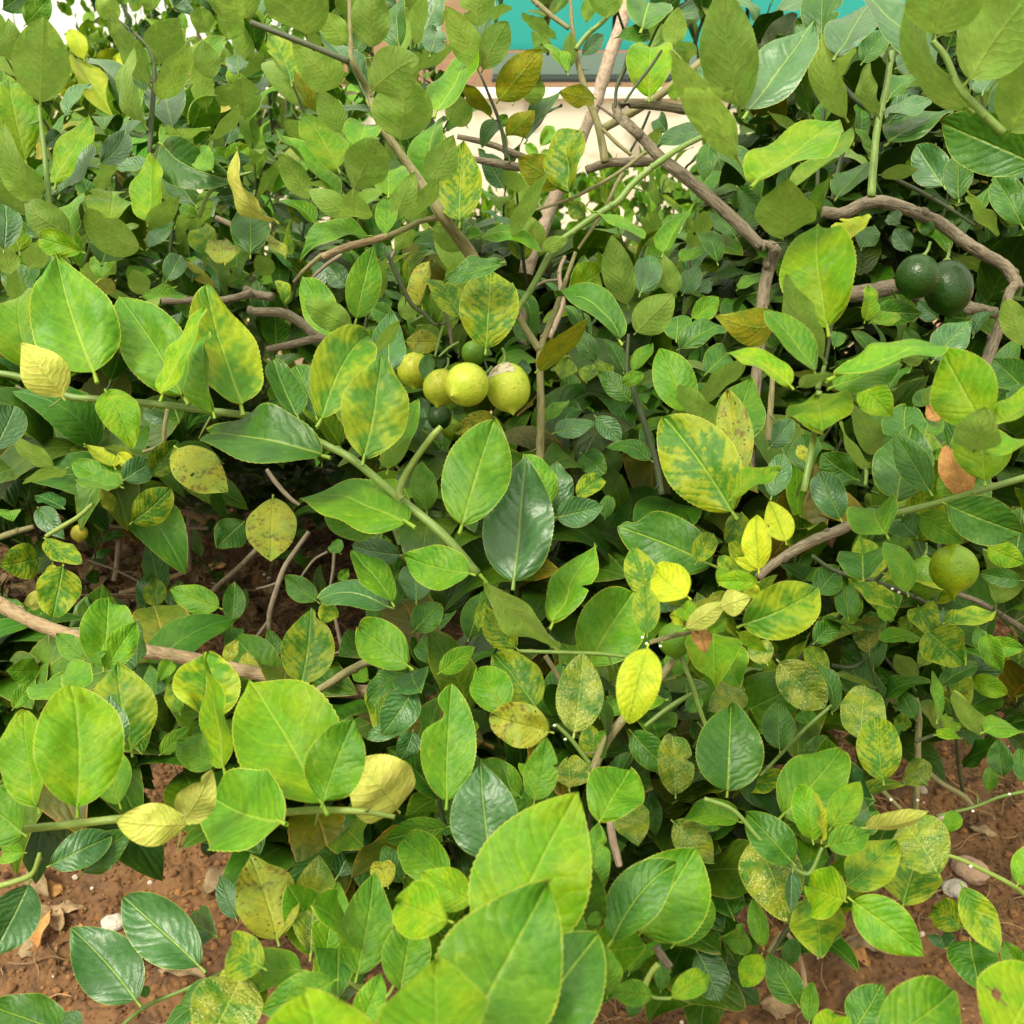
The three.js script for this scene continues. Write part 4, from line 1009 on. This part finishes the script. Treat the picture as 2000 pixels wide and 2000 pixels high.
1330 1160 1250 960 180 G 96
560 1300 470 1180 150 G 96
860 1270 740 1200 130 g 96
1300 1500 1500 1380 130 G 92
1600 1700 1620 1580 140 e 84
620 520 700 430 80 g 110
@ 0 0 C px
872 1582 884 1333 108 g 66 n=.72,-1,.75,.1
1013 1272 946 1188 58 m 78
1052 1388 962 1272 96 m 76
987 1397 932 1306 80 g 72
1082 1432 952 1398 84 s 68
1042 1572 1068 1440 66 g 60
1112 1546 1108 1474 80 r 76
@ 0 0 L px
640 1590 486 1326 200 l 62 f=.14 R=.66
627 1578 692 1405 112 g 57
@ 1000 1000 C
280 880 630 240 280 g 76
1560 420 795 115 440 G 83 n=.85,1,.5,.08
540 1190 935 590 490 g 81
1090 710 905 250 240 m 68
1020 945 1010 550 210 e 64
1350 660 1045 410 320 y 66
1350 670 1100 560 170 e 68
1280 870 1540 645 170 v 64
1290 890 1600 680 160 U 62
1560 720 1800 640 200 U 61 R=.9 c=.2
1870 530 1545 520 150 l 62 c=.1
1420 860 1465 1060 150 d 66 v=.12
1030 990 890 1595 320 y 60 n=.5,1,0,.1
465 1710 545 1050 350 r 66
1520 870 1530 1280 410 l 74 n=.95,1,.6,.1
1560 980 1720 1310 320 g 78
1230 1060 1230 1230 180 g 80
1690 900 1920 1055 115 l 64
1400 800 1260 700 150 l 64 c=.12
1450 760 1640 600 150 e 65
1330 820 1190 780 120 y 65
1560 560 1650 420 130 l 66 c=.1
1620 800 1480 900 130 l 65
1750 560 1890 640 120 y 63
1180 1410 700 1540 150 g 84
620 1880 570 1600 180 m 80
880 1640 1200 1960 230 G 79
1200 1340 1000 1480 170 G 88
1760 1340 1480 1500 240 r 82
1250 1080 1100 1290 140 G 90
1300 1500 1440 1400 120 G 92
1740 0 1620 230 150 m 78
1380 400 1530 140 170 m 76
1560 330 1640 440 100 e 70
1850 440 1670 350 90 y 66
620 1240 480 1100 120 g 92
660 1560 760 1380 150 g 84
700 1640 660 1760 90 g 80
1140 640 1170 760 80 b 72
@ 0 0 C px
1440 1226 1602 1148 106 e 62
1482 1120 1478 1006 57 y 62
1537 1064 1503 978 54 y 60
1320 1560 1312 1436 68 r 70 f=.7 c=.2
1420 1558 1432 1370 128 G 68
1455 1345 1385 1385 62 r 82
1500 1300 1470 1240 50 r 80
@ 1500 1000 R
720 525 690 165 380 G 80
1065 640 900 210 190 g 76
610 820 590 530 180 G 92
1130 200 1010 60 250 G 74
350 640 560 400 220 G 92
1640 250 1932 380 190 l 80
1932 520 1600 460 140 G 92
@ 1500 1000 Y
975 720 625 515 150 e 86
640 840 600 560 180 g 94
690 870 860 790 150 G 94
1130 700 1250 905 220 m 86
1310 840 1725 705 150 e 86
1190 890 1490 1160 340 m 82
1160 950 835 970 120 g 88
60 1110 440 1470 320 r 78
700 1760 730 1305 330 r 80
90 1820 80 1425 240 G 84
1600 1690 1400 1350 160 u 80
1600 1665 2020 1560 180 g 80
1280 1600 1250 1200 85 g 82
1280 1325 1580 1145 150 G 86
1530 1260 1800 1370 160 l 88
1250 1680 1545 1670 90 l 80
1770 2010 1740 1715 180 G 88
1930 2060 1900 1780 120 G 88
680 1020 870 770 150 G 96
560 960 740 1100 160 G 98
760 1000 560 900 150 G 97
340 1000 530 800 170 G 92
430 1260 310 1000 170 m 92
490 1530 400 1160 130 G 90
850 1270 640 1120 180 G 100
560 1300 920 1250 150 G 100
1130 1280 960 1080 150 u 96
1130 1400 1000 1330 130 G 96
1120 1580 1000 1360 150 G 94
940 1560 1070 1620 130 m 92
1310 1640 1420 1560 150 l 88
1640 900 1760 1200 160 g 92
1600 1000 1932 1030 150 g 94
1580 860 1650 1080 120 G 96
1260 1010 1130 1160 130 m 94
950 820 830 690 120 g 92
1100 880 980 820 130 m 92
1320 720 1340 880 90 b 94
300 1620 250 1480 150 G 92
260 1800 560 1740 190 G 90
@ 0 0 Y px
1520 1602 1648 1456 118 g 70
1726 1534 1714 1396 82 m 72
1580 1520 1700 1560 130 b 78
@ 1500 1500 Y
1200 130 1060 -60 240 r 88
1430 320 1360 480 130 g 92
1660 190 1700 -20 110 g 92
345 580 225 130 230 g 66
460 475 695 95 220 l 60
410 575 370 185 80 y 64
430 595 780 470 220 g 58
700 460 1215 430 115 U 60
560 915 990 530 330 e 62
1300 825 1000 400 440 r 64 R=.7
1010 1060 1140 630 440 m 68 R=.7
600 975 1180 1412 360 g 57 R=.5 f=.12
590 1010 285 890 400 l 62 R=.7
340 950 400 1425 400 e 66
1450 860 1745 1405 260 e 66
1520 1275 1600 1665 350 G 74
1490 1215 1225 1040 240 m 75
1340 1370 1290 1180 200 b 78
240 1810 -10 1400 250 G 78
130 1500 210 1280 130 G 82
310 1940 335 1610 130 g 76
620 2010 860 1620 320 G 58
190 760 170 1110 120 b 65
260 920 330 690 110 G 72
230 690 100 560 120 b 70
880 900 700 800 120 b 72
1870 900 2080 600 240 g 66
1932 1560 1780 1300 180 g 84
660 520 820 310 200 G 70
760 300 640 360 200 b 68
540 920 720 930 100 m 64
@ 0 0 F px
1702 2050 1862 1935 130 g 46
1930 2080 2040 1885 180 l 44 h=.42,-.5,.055
1620 2060 1630 1972 72 l 50
@ 0 1500 L
1440 425 880 400 310 U 57 c=.1 o=.4
1380 410 1600 20 290 U 56 c=.1
200 515 -260 200 430 g 60 R=.7
350 750 845 510 270 b 82
600 810 1010 460 270 G 84
20 470 60 80 300 G 70
200 640 -60 640 170 g 66
@ 0 0 L px
62 1717 -15 1868 95 b 66
556 1608 410 1554 178 g 57 R=.65
@ 0 1500 F
1065 1800 530 1205 440 b 84
1550 1540 915 965 410 b 84
540 2010 -110 1780 360 G 76
1690 1570 1230 2000 200 G 80
1640 1275 1385 1160 300 b 88
1790 1160 1660 800 160 b 84
630 1960 480 1850 130 b 74
1100 1740 1080 1640 80 G 88
@ 0 0 F px
475 1895 395 2045 135 r 56
520 1895 424 1835 85 m 56
546 1848 488 1670 118 s 64
440 1960 480 1860 60 s 60
@ 500 1500 C
1090 345 760 -40 520 U 64 v=.03 R=.9 A=.55 B=.6
@ 500 1500 F
355 700 400 340 200 G 96
330 720 130 500 180 G 98
600 850 855 375 250 b 92
1480 440 980 545 210 g 71
1480 870 1025 495 330 g 64
1000 910 930 695 190 s 78
1120 880 960 590 170 G 80
690 1580 840 1450 120 G 72
820 1640 640 1480 110 G 70
900 1900 820 1620 130 b 66
@ 0 0 F px
958 1692 936 1487 132 b 58
962 1890 1130 1546 228 l 47 f=.12 c=.03 R=.62
890 2060 1072 1732 250 g 40 f=.14 c=.02 m=0
985 2090 1168 1818 185 G 43 f=.15 m=2
885 1802 757 1755 106 l 48 R=.62
932 1762 820 1703 78 l 52
695 1920 733 1702 100 g 58 f=.1
630 1885 662 1720 72 g 60
606 1878 624 1664 86 r 64
780 1945 808 1792 94 g 56
640 2190 595 1915 240 l 32 f=.1 t=10
856 2130 848 1856 222 l 33 f=.1 t=10
662 1912 508 1976 82 g 54
602 1895 438 1892 78 g 58
500 1990 470 1890 70 l 57
1020 1560 940 1480 60 g 70
700 2010 745 1900 60 g 50
@ 1000 1500 F
650 425 895 -10 440 g 64 R=.6
870 290 950 570 280 r 69
620 1010 650 410 240 g 56
930 1300 1400 600 620 g 60 R=.7
720 1345 1240 720 390 G 54 b=-.06
1200 390 1530 720 260 r 75
1740 408 1250 305 200 g 72
1460 620 1300 390 250 G 80
1200 1360 1495 985 290 g 70
1390 1370 1570 1770 290 b 82
1790 1285 1600 1290 220 g 76
1900 1375 1810 995 150 g 74
1890 1395 1745 1650 190 l 72
1180 1745 1490 1550 190 l 50
1080 1725 745 1685 190 g 52
720 1745 700 1335 120 g 50
870 1570 1090 1230 120 g 66
1680 1150 1540 820 270 G 84
960 1500 860 1280 110 G 70
880 1900 1000 1620 130 G 60
1120 1700 1160 1400 120 G 72
560 1180 690 1110 90 g 53
1030 200 1080 500 140 G 84
180 -60 160 170 260 g 66
1550 380 1420 480 160 G 84
@ 0 0 F px
1470 1628 1535 1782 115 r 70
1555 1692 1458 1585 78 G 66
1290 2110 1288 1943 225 G 42 f=.1
`);

// ---------------------------------------------------------------- limes
{
  const skin = (c0, c1, s) => texture(256, 256, (u, v) => { const n = lerp(fbm(u * 5, v * 4, s), fbm((u - 1) * 5, v * 4, s), u), p = lerp(noise(u * 110, v * 80, s + 2), noise((u - 1) * 110, v * 80, s + 2), u), q = lerp(fbm(u * 24, v * 20, s + 7), fbm((u - 1) * 24, v * 20, s + 7), u); let c = mix3(c0, c1, smooth(n, 0.35, 0.65)); c = c.map((z) => z * (1 + 0.16 * (p - 0.5))); return mix3(c, [c1[0] * 0.5, c1[1] * 0.45, c1[2] * 0.6], 0.5 * smooth(q, 0.64, 0.76)); }, true, true);
  const pits = texture(256, 256, (u, v) => 0.5 + 0.5 * lerp(noise(u * 90, v * 64, 5), noise((u - 1) * 90, v * 64, 5), u), false, true);
  const SK = { y: skin([0.48, 0.53, 0.055], [0.38, 0.47, 0.035], 121), o: skin([0.36, 0.37, 0.025], [0.27, 0.33, 0.02], 122), g: skin([0.13, 0.23, 0.004], [0.19, 0.27, 0.005], 123), G: skin([0.006, 0.030, 0.002], [0.012, 0.042, 0.003], 124), p: skin([0.06, 0.16, 0.008], [0.09, 0.19, 0.01], 125), a: skin([0.36, 0.31, 0.03], [0.30, 0.29, 0.02], 126) };  // dark green skin G is coloured darker still to suggest deep shade
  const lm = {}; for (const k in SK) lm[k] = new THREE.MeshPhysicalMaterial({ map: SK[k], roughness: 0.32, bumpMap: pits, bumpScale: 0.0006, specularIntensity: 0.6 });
  const scar = new THREE.MeshStandardMaterial({ map: texture(128, 128, (u, v) => mix3([0.56, 0.50, 0.36], [0.34, 0.24, 0.14], smooth(fbm(u * 9, v * 9, 131), 0.42, 0.66))), roughness: 0.9, bumpMap: barkBump, bumpScale: 0.001 });
  // nipple end direction given as a screen angle (degrees, 0 = down, positive = to the left) and a lean towards the viewer
  const limeAt = (px, py, r, d, k, label, ang = 0, lean = 0.2, long = 1.04, o = {}) => {
    d /= 100; const rad = r * mpp(d), c = at(px, py, d), a = ang * Math.PI / 180, cm = camera.matrixWorld;
    const down = V(-Math.sin(a), -Math.cos(a), lean).normalize().transformDirection(cm), t = thing('lime', label, 'lime', c, o.group), prof2 = [];
    for (let i = 0; i <= 40; i++) { const f = i / 40, th = f * Math.PI; let y = -Math.cos(th) * rad * long, x = Math.sin(th) * rad; if (f < 0.17) { const q = 1 - f / 0.17; y -= rad * (o.nip ?? 0.2) * Math.pow(q, 2.2); x *= 1 - 0.25 * q; } if (f > 0.86) { const q = (f - 0.86) / 0.14; y += rad * (o.neck ?? 0.06) * q * q; } prof2.push(new THREE.Vector2(Math.max(0, x), y)); }
    const g = new THREE.LatheGeometry(prof2, 40), pp = g.attributes.position, v = V(0, 0, 0);
    for (let i = 0; i < pp.count; i++) { v.fromBufferAttribute(pp, i); const k2 = 1 + 0.05 * (fbm(v.x / rad * 1.2 + 7 + px, v.y / rad + v.z / rad * 1.2, 133, 2) - 0.5); pp.setXYZ(i, v.x * k2, v.y, v.z * k2); } g.computeVertexNormals();
    t.quaternion.setFromUnitVectors(V(0, -1, 0), down);
    mesh('fruit', g, lm[k], t);
    const top = rad * long * 0.985 + rad * (o.neck ?? 0.06);
    const cal = new THREE.CylinderGeometry(rad * 0.13, rad * 0.2, rad * 0.09, 10); cal.translate(0, top, 0); mesh('calyx', cal, SM.lime, t);
    mesh('stalk', tube([V(0, top, 0), V(0.1 * rad, top + 0.35 * rad, 0), V(0.05 * rad, top + (o.st ?? 0.7) * rad, 0.1 * rad)], [rad * 0.09, rad * 0.07, rad * 0.07], 8, 5), SM.green, t);
    if (o.scar !== undefined) { const s = new THREE.SphereGeometry(rad * 1.012, 28, 14, 0.35, 1.75, 0.2, 1.0), sp = s.attributes.position; for (let i = 0; i < sp.count; i++) sp.setY(i, sp.getY(i) * long); s.rotateY(o.scar); mesh('scar', s, scar, t); }
    return t;
  };
  limeAt(912, 751, 43, 98, 'y', 'bright yellow lime in front, at the centre of the fruit cluster', 48, 0.75, 1.0, { nip: 0.16 });
  limeAt(862, 757, 36, 104, 'o', 'yellowish green lime tucked behind left of the brightest lime', 10, 0.3, 1.02);
  limeAt(810, 723, 34, 110, 'o', 'olive yellow lime leftmost of the fruit cluster, partly behind a small dark leaf', 0, 0.2, 1.02);
  limeAt(993, 757, 43, 101, 'y', 'yellow lime with a pale corky scar, right of the brightest lime', -10, 0.2, 1.14, { scar: 0 });
  limeAt(925, 690, 24, 112, 'p', 'pale green lime above the brightest yellow lime', 0, 0.2);
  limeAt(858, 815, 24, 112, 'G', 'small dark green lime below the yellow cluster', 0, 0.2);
  limeAt(882, 838, 20, 116, 'g', 'small olive lime behind the spotted leaf under the yellow cluster', 0, 0.2);
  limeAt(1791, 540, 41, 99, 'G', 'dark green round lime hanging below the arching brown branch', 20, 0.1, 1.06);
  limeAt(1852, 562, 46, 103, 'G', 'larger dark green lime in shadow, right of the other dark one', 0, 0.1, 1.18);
  limeAt(1863, 1110, 46, 78, 'g', 'glossy yellow-green lime with pointed tip hanging under a cut twig', 2, 0.1, 1.0, { nip: 0.3, neck: 0.12, st: 0.4 });
  limeAt(1808, 1128, 38, 88, 'p', 'green lime hidden behind a leaf, left of the pointed lime', 0, 0.1, 1.05);
  limeAt(1318, 1250, 33, 76, 'p', 'green lime under the yellow sprig with white scale insects', 0, 0.3, 1.04);
  limeAt(155, 1041, 16, 112, 'a', 'small amber lime at the end of a twig on the left', 0, 0.2);
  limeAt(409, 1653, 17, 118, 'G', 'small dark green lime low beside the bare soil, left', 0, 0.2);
  // cut twig, seen end on, above the pointed lime
  const cs = at(1852, 1046, 0.765), back = at(1856, 1020, 0.83), B = BUSH.R, m = mesh('cut_twig', tube([cs.clone().sub(cs), back.clone().sub(cs)], [13 * mpp(0.77), 12 * mpp(0.8)], 14, 4, 0.02), SM.tan, B); m.position.copy(cs).sub(B.position);
  for (const [x, y, d, k] of [[1255, 1245, 0.70, 'C'], [1263, 1257, 0.70, 'C'], [1292, 1252, 0.72, 'C'], [1290, 1262, 0.72, 'C'], [1083, 1417, 0.72, 'C'], [1104, 1444, 0.72, 'C'], [1743, 1150, 0.9, 'R'], [1756, 1157, 0.9, 'R'], [1792, 1509, 0.93, 'Y'], [1792, 1563, 0.93, 'Y'], [1900, 1584, 0.97, 'Y'], [1896, 1692, 0.69, 'Y'], [1971, 1551, 0.97, 'Y'], [1740, 1562, 0.87, 'Y']]) {
    const s = mesh('scale_insect', new THREE.SphereGeometry(3.2 * mpp(d), 10, 8), new THREE.MeshStandardMaterial({ color: new THREE.Color().setRGB(0.75, 0.73, 0.66), roughness: 0.8 }), BUSH[k]); s.position.copy(at(x, y, d - 0.008)).sub(BUSH[k].position); s.scale.set(1, 0.8, 0.8);
  }
  const dg = new THREE.CylinderGeometry(12.4 * mpp(0.765), 12.6 * mpp(0.765), 0.0016, 20), disc = mesh('cut_face', dg, new THREE.MeshStandardMaterial({ map: texture(64, 64, (u, v) => { const r = Math.hypot(u - 0.5, v - 0.5); return mix3([0.62, 0.50, 0.34], [0.42, 0.28, 0.15], smooth(Math.abs(Math.sin(r * 36)) * 0.5 + (r < 0.06 ? 1 : 0) + (r > 0.44 ? 0.8 : 0), 0.3, 0.9)); }), roughness: 0.9 }), m);
  disc.quaternion.setFromUnitVectors(UPV, cs.clone().sub(back).normalize()); disc.position.copy(cs.clone().sub(back).normalize().multiplyScalar(0.001));
}

// ---------------------------------------------------------------- sprigs that fill the crowns behind
const SPRIG = [];
for (let i = 0; i < 22; i++) SPRIG.push(leafGeo({ L: 0.082, W: 0.082 * R(0.42, 0.56), nt: 24, nu: 3, curl: i % 4 ? R(-0.06, 0.1) : R(0.1, 0.2), tip: i % 5 ? R(0, 0.14) : R(0.2, 0.45), notch: i % 6 === 1 ? [[R(0.4, 0.9), 1, R(0.3, 0.6), R(0.03, 0.06)]] : undefined, fold: R(0.05, 0.45), wave: R(0.02, 0.08), wf: R(1, 2.4), ph: i, bow: R(-0.04, 0.04), twist: R(-0.7, 0.7), a: R(0.58, 0.76), b: R(0.72, 1.0), cup: R(-0.1, 0.15) }));
const TWIG = [0, 1, 2].map((i) => tube([V(0, 0, 0), V(0.006 * (i - 1), 0.33, 0.01), V(-0.012 * i, 0.66, -0.012), V(0.01, 1, 0.006)], [0.0165, 0.014, 0.011, 0.007], 6, 4, 0.05, i));
function sprig(bush, pos, dir, len, n, kinds, size = 1, stem = 'dark') {
  const B = BUSH[bush], q = new THREE.Quaternion().setFromUnitVectors(UPV, dir), m = mesh('twig', pick(TWIG), SM[stem], B);
  m.position.copy(pos).sub(B.position); m.quaternion.copy(q); m.scale.set(len * 0.9, len, len * 0.9); m.rotateY(R(0, 6));
  let az = R(0, 6);
  for (let i = 0; i < n; i++) {
    if (count[bush] >= 298) return;
    const f = 0.25 + 0.75 * (i / Math.max(1, n - 1)), p = pos.clone().addScaledVector(dir, len * f); az += 2.4 + R(-0.4, 0.4);
    const rad = V(Math.cos(az), 0, Math.sin(az)).applyQuaternion(q), open = i === n - 1 ? R(0.1, 0.4) : R(0.4, 0.95);
    const Y = dir.clone().multiplyScalar(Math.cos(open)).addScaledVector(rad, Math.sin(open)).add(V(0, 0.02, 0)).normalize();
    let Z = dir.clone().addScaledVector(UPV, 0.7); Z.addScaledVector(Y, -Z.dot(Y)).normalize(); Z.applyAxisAngle(Y, R(-0.5, 0.5));
    const X = V(0, 0, 0).crossVectors(Y, Z), see = camera.position.clone().sub(p).dot(Z) > 0;
    let k = pick(kinds); if (!see && 'gGbl'.includes(k)) k = k === 'G' || k === 'b' ? (rnd() < 0.5 ? 'u' : 'G') : 'u';
    const lf = mesh('leaf', pick(SPRIG), LM[k][Math.floor(rnd() * 6)], B);
    lf.applyMatrix4(new THREE.Matrix4().makeBasis(X, Y, Z)); lf.position.copy(p).sub(B.position); lf.scale.setScalar(size * R(0.7, 1.15)); if (LABELS[k]) lf.userData.label = LABELS[k];
    count[bush] = (count[bush] ?? 0) + 1;
  }
}
function fill(bush, x0, y0, x1, y1, d0, d1, n, kinds, size = 1, up = 0.8, stem = 'dark', per = 7) {
  for (let i = 0; i < n; i++) {
    const d = R(d0, d1) / 100, p = at(R(x0, x1), R(y0, y1), d); if (p.y < 0.06) p.y = 0.06;
    const dir = V(R(-0.6, 0.6), up + R(0, 0.6), R(-0.4, 0.7)).normalize();
    sprig(bush, p.addScaledVector(dir, -0.08), dir, R(0.11, 0.2), per + Math.floor(R(-2, 2)), kinds, size * R(0.8, 1.1), stem);
  }
}
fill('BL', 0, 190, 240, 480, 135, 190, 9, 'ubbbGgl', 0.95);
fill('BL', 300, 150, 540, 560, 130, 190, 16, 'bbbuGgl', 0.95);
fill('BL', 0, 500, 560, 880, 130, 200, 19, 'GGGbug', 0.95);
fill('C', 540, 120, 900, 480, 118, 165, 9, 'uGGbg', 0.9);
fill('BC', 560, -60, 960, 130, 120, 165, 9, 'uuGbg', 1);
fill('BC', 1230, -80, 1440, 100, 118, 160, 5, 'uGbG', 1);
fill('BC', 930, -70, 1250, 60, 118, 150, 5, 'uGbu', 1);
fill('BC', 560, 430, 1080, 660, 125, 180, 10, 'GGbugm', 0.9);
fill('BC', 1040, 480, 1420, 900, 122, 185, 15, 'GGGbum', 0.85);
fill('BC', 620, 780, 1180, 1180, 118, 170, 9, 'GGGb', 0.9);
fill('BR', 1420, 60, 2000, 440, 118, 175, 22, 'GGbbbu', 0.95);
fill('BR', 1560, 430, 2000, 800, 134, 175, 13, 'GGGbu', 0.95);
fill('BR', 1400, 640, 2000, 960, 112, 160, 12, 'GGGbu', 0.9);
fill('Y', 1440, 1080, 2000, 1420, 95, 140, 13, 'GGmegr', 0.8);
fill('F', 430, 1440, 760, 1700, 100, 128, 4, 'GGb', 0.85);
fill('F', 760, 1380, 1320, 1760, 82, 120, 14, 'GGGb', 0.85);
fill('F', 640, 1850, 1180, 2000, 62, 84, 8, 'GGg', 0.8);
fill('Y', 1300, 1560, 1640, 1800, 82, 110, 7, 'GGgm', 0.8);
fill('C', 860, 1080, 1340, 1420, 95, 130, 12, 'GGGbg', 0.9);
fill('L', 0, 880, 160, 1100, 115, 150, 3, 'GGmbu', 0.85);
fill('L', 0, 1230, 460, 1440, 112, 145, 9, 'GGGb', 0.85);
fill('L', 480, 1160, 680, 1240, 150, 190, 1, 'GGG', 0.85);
// plants along the wall, far behind
function farBush(name, label, px, py, d, w, h, n, kinds) {
  const p = at(px, py, d / 100), base = V(p.x, 0, p.z), t = thing(name, label, 'bush', base); const top = p.y;
  mesh('stem', mergeGeometries([0, 1, 2, 3].map((i) => tube([V(0, 0, 0), V(R(-0.1, 0.1), top * 0.5, R(-0.1, 0.1)), V(R(-w, w) * 0.6, top + h * 0.3, R(-0.2, 0.2))], [0.016, 0.012, 0.005], 6, 5))), SM.dead, t);
  [...kinds].forEach((k) => { const c = Math.floor(n / kinds.length), im = new THREE.InstancedMesh(pick(SPRIG), LM[k][Math.floor(rnd() * 6)], c), M = new THREE.Matrix4(), Q = new THREE.Quaternion(), E = new THREE.Euler();
    for (let i = 0; i < c; i++) { const a = R(0, 6.28), e = Math.acos(R(-1, 1)), r = 0.45 + 0.55 * Math.cbrt(rnd()), g = 0.75 + 0.5 * noise(a * 1.4, e * 2, Math.floor(px)); E.set(R(-1.2, 1.2), R(0, 6.28), R(-0.9, 0.9)); const s = R(0.6, 1.1); M.compose(V(Math.sin(e) * Math.cos(a) * w * r * g, top + Math.cos(e) * h * r * g, Math.sin(e) * Math.sin(a) * w * 0.6 * r * g), Q.setFromEuler(E), V(s, s, s)); im.setMatrixAt(i, M); }
    im.name = 'foliage'; im.castShadow = im.receiveShadow = true; im.userData.kind = 'stuff'; t.add(im); });
}
farBush('garden_shrub', 'yellow-green shrub below the white building, far left', 190, 215, 330, 0.45, 0.2, 800, 'yllgb');
farBush('garden_shrub', 'pale green leafy shrub between the white building and the dark green shoot', 430, 120, 340, 0.5, 0.4, 900, 'gllub');
farBush('garden_shrub', 'low green shrub at the foot of the cream wall, under the horizontal branch', 1180, 440, 340, 0.5, 0.16, 520, 'gggGl');
farBush('garden_shrub', 'dark leafy shrub against the wall behind the brown branch fork', 1560, 420, 360, 0.42, 0.34, 600, 'GGbg');
farBush('garden_shrub', 'shaded shrub by the wall behind the orange pot, far right', 1850, 300, 380, 0.6, 0.45, 800, 'GGbgu');
farBush('garden_shrub', 'dense shaded shrub by the wall behind the left bush', 420, 420, 360, 0.8, 0.40, 1100, 'GGGbu');

// the mass of leaves deep in the crowns behind, each crown's as one part
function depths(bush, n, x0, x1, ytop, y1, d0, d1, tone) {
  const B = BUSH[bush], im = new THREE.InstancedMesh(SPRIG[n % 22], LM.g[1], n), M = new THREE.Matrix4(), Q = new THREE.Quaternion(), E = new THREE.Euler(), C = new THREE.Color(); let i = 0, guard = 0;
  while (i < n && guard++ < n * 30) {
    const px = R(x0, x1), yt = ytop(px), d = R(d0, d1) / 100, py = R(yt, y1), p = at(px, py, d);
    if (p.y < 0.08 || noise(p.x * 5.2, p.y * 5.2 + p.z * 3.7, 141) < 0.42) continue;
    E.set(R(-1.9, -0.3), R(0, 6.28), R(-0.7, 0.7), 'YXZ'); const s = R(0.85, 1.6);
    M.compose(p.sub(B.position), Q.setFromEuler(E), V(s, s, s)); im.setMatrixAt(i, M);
    const k = R(tone[0], tone[1]), yl = rnd() < 0.1 ? 2.2 : 1; im.setColorAt(i++, C.setRGB(k * R(0.7, 1.3) * yl, k, k * R(0.8, 2)));  // tone darkens most of these leaves, painting in shade between them
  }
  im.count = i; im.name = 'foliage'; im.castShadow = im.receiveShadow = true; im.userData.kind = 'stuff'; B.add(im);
}
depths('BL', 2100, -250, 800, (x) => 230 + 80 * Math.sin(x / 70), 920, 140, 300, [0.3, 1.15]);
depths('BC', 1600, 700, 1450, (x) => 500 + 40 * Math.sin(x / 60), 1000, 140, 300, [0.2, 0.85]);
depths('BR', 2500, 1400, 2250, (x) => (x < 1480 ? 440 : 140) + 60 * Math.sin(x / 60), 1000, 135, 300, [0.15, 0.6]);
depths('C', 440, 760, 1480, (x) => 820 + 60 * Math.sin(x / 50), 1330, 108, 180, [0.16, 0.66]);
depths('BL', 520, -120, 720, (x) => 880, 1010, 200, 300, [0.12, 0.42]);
fill('L', 150, 1040, 640, 1180, 165, 200, 4, 'GGG', 0.85);
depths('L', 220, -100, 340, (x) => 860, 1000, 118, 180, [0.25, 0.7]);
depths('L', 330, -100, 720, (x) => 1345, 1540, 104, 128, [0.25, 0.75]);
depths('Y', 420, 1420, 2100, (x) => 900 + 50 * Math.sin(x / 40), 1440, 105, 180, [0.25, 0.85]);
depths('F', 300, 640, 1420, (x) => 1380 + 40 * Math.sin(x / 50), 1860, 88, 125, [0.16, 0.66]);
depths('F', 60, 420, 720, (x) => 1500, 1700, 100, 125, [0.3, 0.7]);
{ // dead leaves lying under the left bush, colours darkened to deepen the shade there
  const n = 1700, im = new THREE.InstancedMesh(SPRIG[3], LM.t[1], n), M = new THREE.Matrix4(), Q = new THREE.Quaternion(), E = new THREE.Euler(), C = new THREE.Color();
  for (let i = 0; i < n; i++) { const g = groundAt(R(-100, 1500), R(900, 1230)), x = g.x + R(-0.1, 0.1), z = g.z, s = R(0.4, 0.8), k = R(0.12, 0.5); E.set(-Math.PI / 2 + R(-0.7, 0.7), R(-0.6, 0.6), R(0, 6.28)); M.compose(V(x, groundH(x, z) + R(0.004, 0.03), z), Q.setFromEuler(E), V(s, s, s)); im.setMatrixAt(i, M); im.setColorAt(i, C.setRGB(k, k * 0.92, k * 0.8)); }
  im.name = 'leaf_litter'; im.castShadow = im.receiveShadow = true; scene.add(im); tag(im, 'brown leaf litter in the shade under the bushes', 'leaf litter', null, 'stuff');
}

console.log(JSON.stringify(count));
renderer.render(scene, camera);
